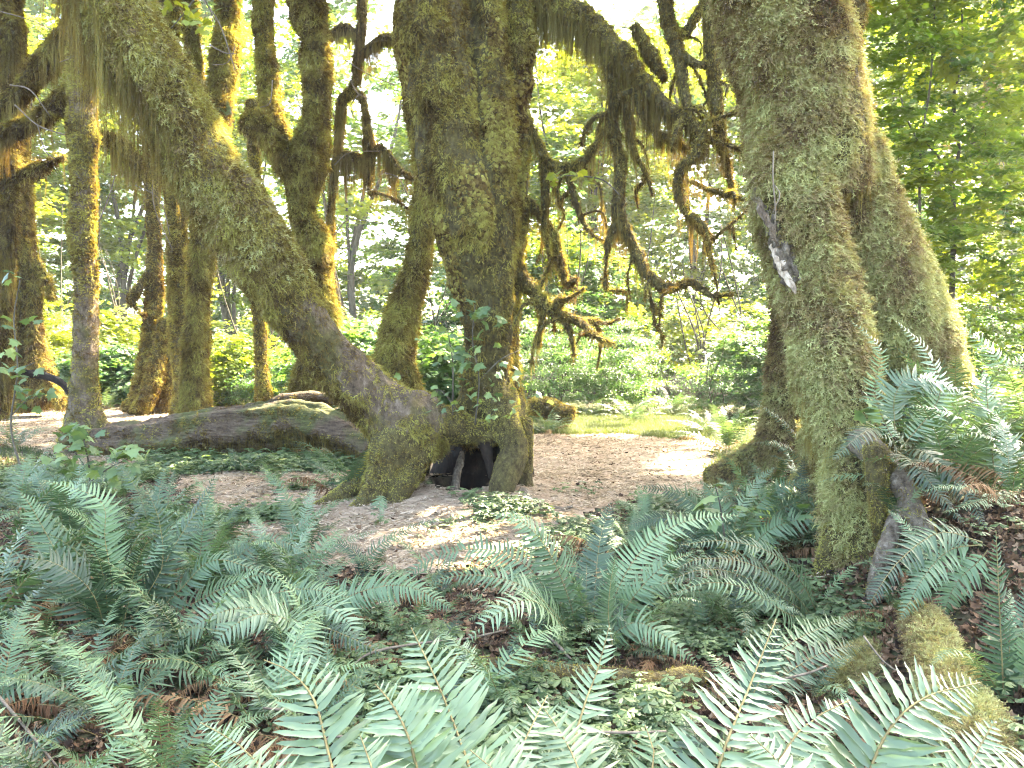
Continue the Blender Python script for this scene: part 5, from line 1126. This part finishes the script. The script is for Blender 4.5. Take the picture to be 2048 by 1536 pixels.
seedling('maple_spray', 'leafy maple twig reaching in at the top left above the leaning trunk', 'leaf spray', b, [[(420, -60, 8, 4), (380, 10, 8, 3), (340, 60, 8, 2)], [(400, -20, 8, 3), (430, 40, 8, 2)]],
    [(r_.normal(370, 35), r_.normal(30, 26), 8 + r_.normal(0, .2), .10) for _ in range(34)], 'leaf_sun', 15)
b = np.array(at(1740, 815, 5.2))
seedling('maple_seedling', 'few broad maple leaves sticking out beside the right maple above the bank ferns', 'seedling', b, [[(1790, 880, 5.2, 4), (1755, 830, 5.15, 3), (1735, 790, 5.1, 2)]],
    [(1735, 792, 5.1, .12), (1750, 812, 5.1, .12), (1728, 830, 5.1, .09), (1765, 835, 5.1, .10), (1745, 850, 5.1, .08)], 'leaf_pale', 4)
b = gnd(1420, 1000)
seedling('maple_seedling', 'young maple with big soft leaves standing in the fern left of the right maple', 'seedling', np.array([b[0], b[1], gz(b[0], b[1])]), [[(1450, 1080, 5.6, 5), (1440, 1010, 5.6, 3), (1430, 970, 5.6, 2)]],
    [(1422, 990, 5.5, .17), (1450, 965, 5.6, .12), (1440, 1020, 5.5, .14), (1470, 1010, 5.5, .13), (1405, 1010, 5.5, .10), (1425, 1040, 5.5, .13), (1620, 1010, 5.2, .1), (1600, 1030, 5.2, .1)], 'leaf_pale', 5)

# ==================================================================== sticks, mounds
def stick(label, rws, mat='twig', name='fallen_stick', sp=None):
    P, rr = pxpath(rws); b = P[len(P) // 2]; o = thing(name, label, 'stick', tuple(map(float, b)))
    mb = MB(); tube_mb(mb, P + r_.normal(0, .004, P.shape), rr, seg=.03, nr=7, lump=.3); obj('bark', mb.build('bark', M[mat], off=b), o)
    for s_ in sp or []:
        P, rr = pxpath(s_); mb = MB(); tube_mb(mb, P, rr, seg=.03, nr=6); obj('side_twig', mb.build('side_twig', M[mat], off=b), o)
def gy(px, py): return float(gnd(px, py)[1]) - .06
stick('short pale stick lying at the path edge in the middle', [(760, 1160, gy(760, 1160), 9), (790, 1148, gy(790, 1148), 8), (822, 1140, gy(822, 1140), 6)])
stick('long thin stick curving over the clover left of centre', [(680, 1362, 3.9, 4), (735, 1308, 3.95, 5), (830, 1285, 4.0, 6), (930, 1277, 4.1, 5), (1010, 1262, 4.2, 4)])
stick('pale broken stick on bare litter right of centre', [(1440, 1218, 4.9, 5), (1462, 1236, 4.8, 9), (1480, 1258, 4.7, 8)])
stick('straight twig among clover at lower centre', [(1195, 1378, 3.75, 4), (1270, 1398, 3.65, 5), (1345, 1412, 3.6, 4)])
stick('pale twig slanting down at the lower left corner', [(-10, 1385, 3.4, 6), (50, 1452, 3.2, 6), (115, 1535, 3.0, 5)])
stick('twig lying along the dark fronds at lower left', [(530, 1417, 3.4, 5), (650, 1425, 3.4, 6), (820, 1438, 3.4, 5)], sp=[[(650, 1425, 3.4, 3), (680, 1400, 3.4, 2)]])
stick('dark stick beside the base of the central fern', [(1080, 1262, 4.3, 6), (1115, 1285, 4.2, 7), (1142, 1320, 4.1, 5)])
stick('straight thin twig pointing at the mossy mound', [(1725, 1272, 3.6, 4), (1765, 1318, 3.5, 4), (1795, 1345, 3.5, 3)])
stick('twig poking out of the low fern toward the mossy mound', [(1560, 1362, 3.7, 4), (1610, 1345, 3.7, 5), (1655, 1332, 3.7, 4)])
stick('forked grey twig at the bottom left among clover', [(630, 1500, 3.0, 4), (655, 1480, 3.0, 5), (700, 1470, 3.0, 4)], sp=[[(655, 1480, 3.0, 3), (670, 1440, 3.05, 3)]])
stick('twig at the bottom edge, right of the centre', [(1180, 1462, 3.1, 5), (1260, 1466, 3.1, 6), (1330, 1462, 3.1, 4)])
stick('bark root snaking out from the right foot of the central tree', [(1045, 985, 8.4, 26), (1062, 1005, 8.2, 20), (1085, 1016, 8.0, 20), (1120, 1022, 7.9, 16), (1140, 1035, 7.8, 12)], 'root_bark', 'surface_root', [[(1118, 1022, 7.9, 10), (1145, 1012, 7.95, 6)]])
def mound(label, tubes, dens, scale, srcs, tint=0, name='mossy_root', cat='root'):
    P0 = tubes[0][1][0]; root = thing(name, label, cat, tuple(map(float, P0)))
    pr = solid(root, tubes, .02, 3, .03, .01); ob = [o for n, o, t in pr]; add_moss(root, ob, dens, srcs, scale, tint_shift=tint, seed=7)
mound('thick mossy root running toward the camera at lower right', [rows('root', [(1840, 1235, 4.1, 70), (1862, 1285, 3.85, 92), (1885, 1350, 3.55, 110), (1920, 1430, 3.25, 124), (1950, 1530, 2.95, 130)], lump=.3, seed=71)], 7000, .42, CLUB, .0)
mound('rounded mossy lump left of the thick mossy root', [rows('root', [(1745, 1262, 4.5, 50), (1738, 1310, 4.25, 74), (1715, 1362, 4.0, 90), (1670, 1395, 3.9, 70), (1620, 1400, 3.9, 40)], lump=.4, seed=72)], 7000, .42, CLUB, .02)
mound('old mossy log sunk in clover at lower centre', [rows('root', [(900, 1345, 4.0, 60), (1030, 1350, 3.95, 70), (1180, 1362, 3.85, 66), (1300, 1375, 3.8, 60), (1400, 1350, 3.9, 40)], lump=.2, seed=73)], 2600, .5, FUZZ, 0, 'mossy_log', 'log')
mound('mossy hump of root at the far side of the gap behind the central tree', [rows('root', [(1060, 812, 16, 30), (1100, 818, 16, 40), (1145, 830, 15.8, 30)], lump=.2, seed=74)], 600, 1.2, FUZZ, 0)
mound('small mossy lump on the path beside the right maple', [rows('root', [(1410, 950, 8.6, 30), (1440, 955, 8.6, 60), (1465, 975, 8.5, 40)], lump=.25, seed=75)], 1500, .8, FUZZ, .05)
mound('mossy lump in the fern shade at the left edge', [rows('root', [(60, 985, 9.0, 50), (120, 1010, 8.8, 50), (180, 1050, 8.4, 40)], lump=.25, seed=76)], 1200, .8, FUZZ, -.1)

# ==================================================================== ground cover
def clover(name, seed):
    r = np.random.default_rng(seed); mb = MB()
    for q in range(3):
        b0 = np.array([r.normal(0, .04), r.normal(0, .04), 0]); h = r.uniform(.04, .12); s = r.uniform(.028, .046); top = b0 + [r.normal(0, .01), r.normal(0, .01), h]
        strand(mb, np.array([b0, (b0 + top) / 2, top]), .0012, np.array([1., 0, 0]), 0)
        for k in range(3):
            V, Fc = leaf_poly('heart', s, .35); V = V @ rotm(k * 2.094 + r.uniform(0, .3), -.12, r.normal(0, .15)).T; mb.add(V + top, Fc, 0)
    source(name, mb.build(name, M['oxalis'], False))
for k in range(4): clover(f'clover{k}', 800 + k)
for k in range(4):
    r = np.random.default_rng(820 + k); mb = MB()
    V, Fc = leaf_poly('maple' if k < 2 else 'plain', 1.0, -.3 - .2 * k); V[:, 2] += .25 * np.sin(V[:, 0] * 4 + k) * .4; mb.add(V, Fc); source(f'dead{k}', mb.build('dead', M['litter'], False))
for k in range(3):
    r = np.random.default_rng(830 + k); mb = MB()
    for q in range(4):
        V = np.array([[-.5, -.1, 0], [.5, -.07, .02], [.45, .1, .05], [-.42, .09, .03]]) * r.uniform(.6, 1.1, 3); V = V @ rotm(r.uniform(0, 3), r.normal(0, .15), r.normal(0, .3)).T + [r.normal(0, .8), r.normal(0, .8), .02]; mb.add(V, [[0, 1, 2, 3]])
    source(f'chip{k}', mb.build('chip', M['chip'], False))
for k in range(2):
    r = np.random.default_rng(840 + k); mb = MB()
    for q in range(14):
        a = r.uniform(0, 6.28); h = r.uniform(.03, .075); b0 = np.array([r.normal(0, .04), r.normal(0, .04), 0]); d = np.array([math.cos(a), math.sin(a), 0]); strand(mb, np.array([b0, b0 + d * .01 + [0, 0, h * .6], b0 + d * .03 + [0, 0, h]]), .0022, np.array([-d[1], d[0], 0]))
    source(f'grass{k}', mb.build('grass', M['grass'], False))
def field(n, x0, x1, ymin, ymax, seed, far_bias=1.0):
    r = np.random.default_rng(seed); y = ymin + (ymax - ymin) * r.random(n) ** far_bias; x = r.uniform(-1, 1, n) * (.78 * y + 1.4)
    k = (x > x0) & (x < x1); x, y = x[k], y[k]; return np.column_stack([x, y, hgt(x, y)])
def not_hol(P): return ((P[:, 0] - HOL[0]) / .48) ** 2 + ((P[:, 1] - HOL[1]) / .62) ** 2 > 1
P = field(78000, -10, 8, 1.2, 11, 901, 1.0); k = ~on_path(P[:, 0], P[:, 1]); P = P[k & not_hol(P)]
P = P[rng.random(len(P)) < sstep(-.12, .25, fbm(P, 1.3, 3, 902)) * (.42 + .5 * (P[:, 1] < 3.8)) * (1 - .93 * (P[:, 0] > 1.9) * (P[:, 1] > 3.6))]
scatter('oxalis_ground_cover', P, orient_flat(len(P), .15), rng.uniform(.7, 1.25, len(P)), [f'clover{k}' for k in range(4)], None, .5 + .3 * fbm(P, 1.1, 2, 903), label='low green clover-like plants covering the forest floor')
# clover round the feet of the central tree
P = np.column_stack([rng.normal(-1.3, 1.1, 2500), rng.normal(8.0, .35, 2500), np.zeros(2500)]); P = P[((P[:, 0] - HOL[0]) / .48) ** 2 + ((P[:, 1] - HOL[1]) / .62) ** 2 > 1]; P[:, 2] = hgt(P[:, 0], P[:, 1]); P = P[rng.random(len(P)) < sstep(-.1, .3, fbm(P, 1.8, 2, 904))]
scatter('clover_patch', P, orient_flat(len(P), .15), rng.uniform(.8, 1.4, len(P)), [f'clover{k}' for k in range(4)], None, .55 + .2 * fbm(P, 1.1, 2, 903))
P = np.column_stack([rng.uniform(-6, -1.2, 9000), rng.uniform(9.3, 12.6, 9000), np.zeros(9000)]); P[:, 2] = hgt(P[:, 0], P[:, 1]); P = P[rng.random(len(P)) < sstep(.0, .35, fbm(P, .9, 3, 905))]
scatter('clover_patch', P, orient_flat(len(P), .15), rng.uniform(.9, 1.7, len(P)), [f'clover{k}' for k in range(4)], None, .7 + .2 * fbm(P, 1.1, 2, 903))
P = field(140000, -10, 8, 1.2, 12, 910); P = P[~on_path(P[:, 0], P[:, 1]) & not_hol(P)]; P[:, 2] += .008
scatter('leaf_litter', P, orient_flat(len(P), .45), rng.uniform(.018, .050, len(P)) * (1 + .25 * (P[:, 0] > 1.8)), [f'dead{k}' for k in range(4)], None, rng.uniform(.1, .9, len(P)))
P = field(150000, -14, 8, 5, 21, 920, 1.2); k = on_path(P[:, 0], P[:, 1], .5) | (rng.random(len(P)) < .04); P = P[k & not_hol(P)]; P[:, 2] += .026
scatter('wood_chips', P, orient_flat(len(P), .12), rng.uniform(.02, .055, len(P)) * (1 + P[:, 1] * .03), ['chip0', 'chip1', 'chip2'], None, .5 + .35 * fbm(P, .8, 3, 921) + rng.normal(0, .12, len(P)))
P = field(6000, -12, 8, 5.5, 20, 925); P = P[on_path(P[:, 0], P[:, 1], .5)]; P[:, 2] += .03
scatter('leaf_litter', P, orient_flat(len(P), .3), rng.uniform(.02, .055, len(P)), [f'dead{k}' for k in range(4)], None, rng.uniform(.4, 1.0, len(P)))
GR = np.array([gnd(*p)[:2] for p in [(1070, 862), (1240, 868), (1400, 882), (1440, 860), (1420, 838), (1250, 826), (1075, 832)]])
P = field(160000, -2, 9, 12, 22, 930); P = P[inside(P[:, 0] + .6 * fbm(P, .7, 2, 931), P[:, 1] + .9 * fbm(P, .7, 2, 932), GR)]; P[:, 2] += .01
scatter('grass', P, orient_flat(len(P), .1), rng.uniform(1.0, 2.0, len(P)), ['grass0', 'grass1'], None, .55 + .3 * fbm(P, .8, 2, 933))
P = field(40000, -16, 12, 10, 24, 934); P = P[~on_path(P[:, 0], P[:, 1], .4) & not_hol(P)]; P[:, 2] += .01; P = P[rng.random(len(P)) < .5]
scatter('grass', P, orient_flat(len(P), .1), rng.uniform(1.0, 1.8, len(P)), ['grass0', 'grass1'], None, .35 + .3 * fbm(P, .8, 2, 933))
print('cover', round(time.time() - T0, 1))

# ==================================================================== understory and far trees
def gapf(P):
    """how open the wood is towards a direction: the bright gaps of the photograph are real openings in it"""
    a = P[:, 0] / P[:, 1]; e = (P[:, 2] - 1.6) / P[:, 1]
    g = np.exp(-((a + .17) ** 2 / .0035 + (e - .27) ** 2 / .025)) + .95 * np.exp(-((a - .205) ** 2 / .0012 + (e - .22) ** 2 / .006)) + .8 * np.exp(-((a - .21) ** 2 / .003 + (e - .42) ** 2 / .003)) + .45 * np.exp(-((a + .42) ** 2 / .012 + (e - .2) ** 2 / .012))
    return np.clip(g, 0, 1)
def leafy_plant(name, label, cat, x, y, h, w, n, srcs, sc, seed, z0=.0, stems=4, stem_r=.02, group=None, gap=1.0, tint=.5, lean=0.0, keep=None, crown_name='foliage', top_heavy=.6):
    r = np.random.default_rng(seed); z = gz(x, y); root = thing(name, label, cat, (x, y, z), group); tips = []
    for k in range(stems):
        a = r.uniform(0, 6.28); rr = w * .38 * r.uniform(.3, 1); t = np.array([math.cos(a) * rr + lean, math.sin(a) * rr * .7, h * r.uniform(.7, 1.0)])
        P = np.array([[r.normal(0, .08), r.normal(0, .08), -.05], t * [.25, .25, .35] + r.normal(0, .05 * w, 3) * [1, 1, 0], t * [.6, .6, .7] + r.normal(0, .05 * w, 3) * [1, 1, 0], t])
        mb = MB(); tube_mb(mb, P, np.array([1, .75, .5, .15]) * stem_r * r.uniform(.7, 1.2), seg=.3, nr=6, lump=.2); obj('stem', mb.build('stem', M['stem']), root); tips.append(P)
    U = r.normal(0, 1, (n * 2, 3)); U = unit(U) * r.random((n * 2, 1)) ** .4; P = U * [w / 2, w / 2 * .8, (h - z0) / 2] + [lean * .6, 0, (h + z0) / 2]
    P = P + np.array([x, y, z]); P[:, 2] = np.round(P[:, 2] / (.35 * sc)) * .35 * sc * .6 + P[:, 2] * .4        # loose tiers
    P = P[fbm(P, .9 / sc, 2, seed) > -.28]; P = P[r.random(len(P)) > gap * gapf(P)]
    if keep is not None: P = P[keep(P)]
    P = P[:n]; P = P[sunlit(P)]
    scatter(crown_name, P, orient_flat(len(P), .22), sc * r.uniform(.75, 1.25, len(P)), srcs, root, tint + .28 * fbm(P, .45, 2, 950))
    return root
MAP = ['maple0', 'maple1', 'maple2']; COOL = ['cool0', 'cool1', 'cool2']; SMC = ['smallcool0', 'smallcool1', 'smallcool2']; SM = ['small0', 'small1', 'small2']
def wx(px, Y): return (px - 1024) / F * Y
low = 'low shrubs along the far edge of the clearing'
for k, (lab, px, Y, h, w, srcs, tint) in enumerate([
    ('low leafy shrub at the far left behind the gnarled roots', 60, 23, 1.8, 4, SM, .7), ('low shrub filling the gap right of the straight left trunk', 235, 22.5, 1.5, 3, COOL, .6),
    ('shrub behind the yellow-green rooted trunk', 440, 22, 1.9, 3.2, MAP, .7), ('dark shrub under the slim yellow trunk', 560, 21, 1.3, 2.6, SMC, .5),
    ('shrub seen between the leaning trunk and the skirted trunk', 700, 20, 2.2, 3.0, COOL, .7), ('dark shrub behind the central tree foot', 880, 19, 1.8, 3.0, COOL, .55),
    ('fine-leaved grey-green shrub right of the central tree', 1110, 19.5, 2.6, 3.2, SMC, .65), ('fine-leaved shrub in the middle of the far gap', 1210, 20.5, 2.4, 3.0, SMC, .7),
    ('dark tangled shrub at the back of the grass', 1310, 19.5, 1.9, 3.0, SMC, .7), ('bluish shrub left of the rear trunk of the right maple', 1440, 18.5, 2.4, 3.2, SMC, .65),
    ('shrub behind the rear trunk of the right maple', 1560, 19, 2.3, 3.0, COOL, .7), ('shrub with small leaves beyond the bank, right edge', 1980, 14, 2.3, 3.0, SMC, .6), ('grey-green shrub right of the right maple foot', 1890, 16, 3.0, 3.0, SMC, .5)]):
    leafy_plant('understory_shrub', lab, 'shrub', wx(px, Y), Y, h, w, 230, srcs, 1.0, 1000 + k, stems=6, stem_r=.012, group=low, gap=0, tint=tint)
mid = 'vine maples behind the clearing'
for k, (lab, px, Y, h, w, n, tint) in enumerate([
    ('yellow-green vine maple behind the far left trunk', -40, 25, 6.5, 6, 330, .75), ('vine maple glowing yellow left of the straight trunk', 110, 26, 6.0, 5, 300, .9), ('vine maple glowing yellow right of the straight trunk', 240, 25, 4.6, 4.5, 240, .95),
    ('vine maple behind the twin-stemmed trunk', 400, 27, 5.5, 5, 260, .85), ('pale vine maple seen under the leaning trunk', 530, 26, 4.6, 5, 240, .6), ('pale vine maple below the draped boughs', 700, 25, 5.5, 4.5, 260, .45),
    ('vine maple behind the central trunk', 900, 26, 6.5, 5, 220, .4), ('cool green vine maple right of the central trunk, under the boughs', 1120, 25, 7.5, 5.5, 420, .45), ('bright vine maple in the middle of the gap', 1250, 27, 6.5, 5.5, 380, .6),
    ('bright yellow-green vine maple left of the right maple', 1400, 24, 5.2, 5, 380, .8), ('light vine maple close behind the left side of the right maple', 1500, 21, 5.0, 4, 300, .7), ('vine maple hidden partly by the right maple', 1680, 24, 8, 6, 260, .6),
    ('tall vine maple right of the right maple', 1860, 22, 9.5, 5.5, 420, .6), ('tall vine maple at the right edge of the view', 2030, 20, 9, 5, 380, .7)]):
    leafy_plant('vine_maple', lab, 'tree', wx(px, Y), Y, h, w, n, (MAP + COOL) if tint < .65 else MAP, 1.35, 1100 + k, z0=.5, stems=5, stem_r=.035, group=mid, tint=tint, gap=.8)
# thin saplings on the right, nearer
for k, (lab, sx, Y, stem) in enumerate([
    ('slender grey sapling close right of the right maple, forked low', 1845, 12.5, [[(1850, 800, 12.5, 8), (1848, 620, 12.5, 7), (1840, 450, 12.5, 6), (1842, 290, 12.5, 5), (1862, 150, 12.5, 4), (1875, -120, 12.5, 3)], [(1841, 290, 12.5, 4), (1815, 240, 12.5, 3), (1790, 150, 12.5, 2)]]),
    ('second slender sapling, right of the first, with a crooked stem', 1905, 13, [[(1895, 820, 13, 12), (1905, 560, 13, 11), (1908, 420, 13, 10), (1903, 350, 13, 9), (1918, 300, 13, 7), (1908, 200, 13, 6), (1925, 90, 13, 4), (1915, -150, 13, 3)], [(1905, 350, 13, 6), (1865, 300, 13, 4), (1840, 270, 13, 3)], [(1918, 300, 13, 5), (1985, 260, 13, 4), (2040, 190, 13, 3)]])]):
    b = at(stem[0][0][0], stem[0][0][1], Y); root = thing('vine_maple_sapling', lab, 'sapling', (float(b[0]), float(b[1]), gz(b[0], b[1])), 'saplings right of the right maple')
    for rw in stem:
        P, rr = pxpath(rw); mb = MB(); tube_mb(mb, P, rr, seg=.15, nr=8, lump=.2); obj('stem', mb.build('stem', M['stem'], off=root.location), root)
    n = 300; Q = np.array([at(px, py, YY) for px, py, YY in zip(rng.uniform(1760, 2120, n), 700 - 820 * rng.random(n) ** .8, rng.uniform(Y - 1, Y + 2.2, n))])
    if k == 1: Q = Q[:230]
    scatter('foliage', Q, orient_flat(len(Q), .22), rng.uniform(.7, 1.15, len(Q)), MAP, root, .62 + .3 * fbm(Q, .6, 2, 951))
tallg = 'tall trees standing behind the vine maples'
for k, (lab, px, Y, h, w, n, tint, z0) in enumerate([
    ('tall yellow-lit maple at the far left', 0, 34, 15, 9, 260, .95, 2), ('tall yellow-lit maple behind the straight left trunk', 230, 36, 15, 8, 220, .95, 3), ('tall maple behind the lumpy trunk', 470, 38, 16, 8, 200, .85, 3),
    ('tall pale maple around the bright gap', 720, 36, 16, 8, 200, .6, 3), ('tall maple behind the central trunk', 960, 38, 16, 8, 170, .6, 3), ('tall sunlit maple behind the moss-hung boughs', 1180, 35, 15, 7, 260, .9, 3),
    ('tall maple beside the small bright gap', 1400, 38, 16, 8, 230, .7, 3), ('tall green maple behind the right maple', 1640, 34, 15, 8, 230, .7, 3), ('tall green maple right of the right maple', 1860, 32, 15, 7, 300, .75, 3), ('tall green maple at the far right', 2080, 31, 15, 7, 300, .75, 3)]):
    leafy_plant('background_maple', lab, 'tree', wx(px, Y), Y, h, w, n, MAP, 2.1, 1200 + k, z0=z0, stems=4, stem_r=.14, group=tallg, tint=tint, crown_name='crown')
# the wood behind it all reads as one mass
n = 5600; yy = rng.uniform(44, 62, n); aa = rng.uniform(-.82, .82, n); P = np.column_stack([aa * yy, yy, 27 * rng.random(n) ** 1.0]); P[:, 2] += hgt(P[:, 0], P[:, 1]); P = P[rng.random(n) > .93 * gapf(P)]
P = P[sunlit(P)]
P = P[fbm(P, .12, 3, 960) > -.16 - .3 * (P[:, 2] < 6)]
scatter('distant_forest', P, orient_flat(len(P), .3), rng.uniform(2.6, 4.0, len(P)), MAP + COOL, None, .55 + .3 * fbm(P, .15, 2, 961), label='far wood of bright maple foliage closing the view')
hz = bpy.data.materials.new('haze'); hz.use_nodes = True; hn = hz.node_tree; hn.nodes.clear()
pv = hn.nodes.new('ShaderNodeVolumePrincipled'); pv.inputs['Color'].default_value = (.93, .97, 1.0, 1); pv.inputs['Density'].default_value = HAZE; pv.inputs['Anisotropy'].default_value = .35
ho = hn.nodes.new('ShaderNodeOutputMaterial'); hn.links.new(pv.outputs[0], ho.inputs['Volume'])
a, b, z0, z1 = 72.0, 78.0, -3.0, 34.0
V = np.array([[x, y, z] for z in (z0, z1) for y in (-12.0, b) for x in (-a, a)]); obj('haze', mesh('haze', V, np.array([[0, 2, 3, 1], [4, 5, 7, 6], [0, 1, 5, 4], [2, 6, 7, 3], [0, 4, 6, 2], [1, 3, 7, 5]]), hz, False), kind='stuff')
print('done', round(time.time() - T0, 1), len(bpy.data.objects))
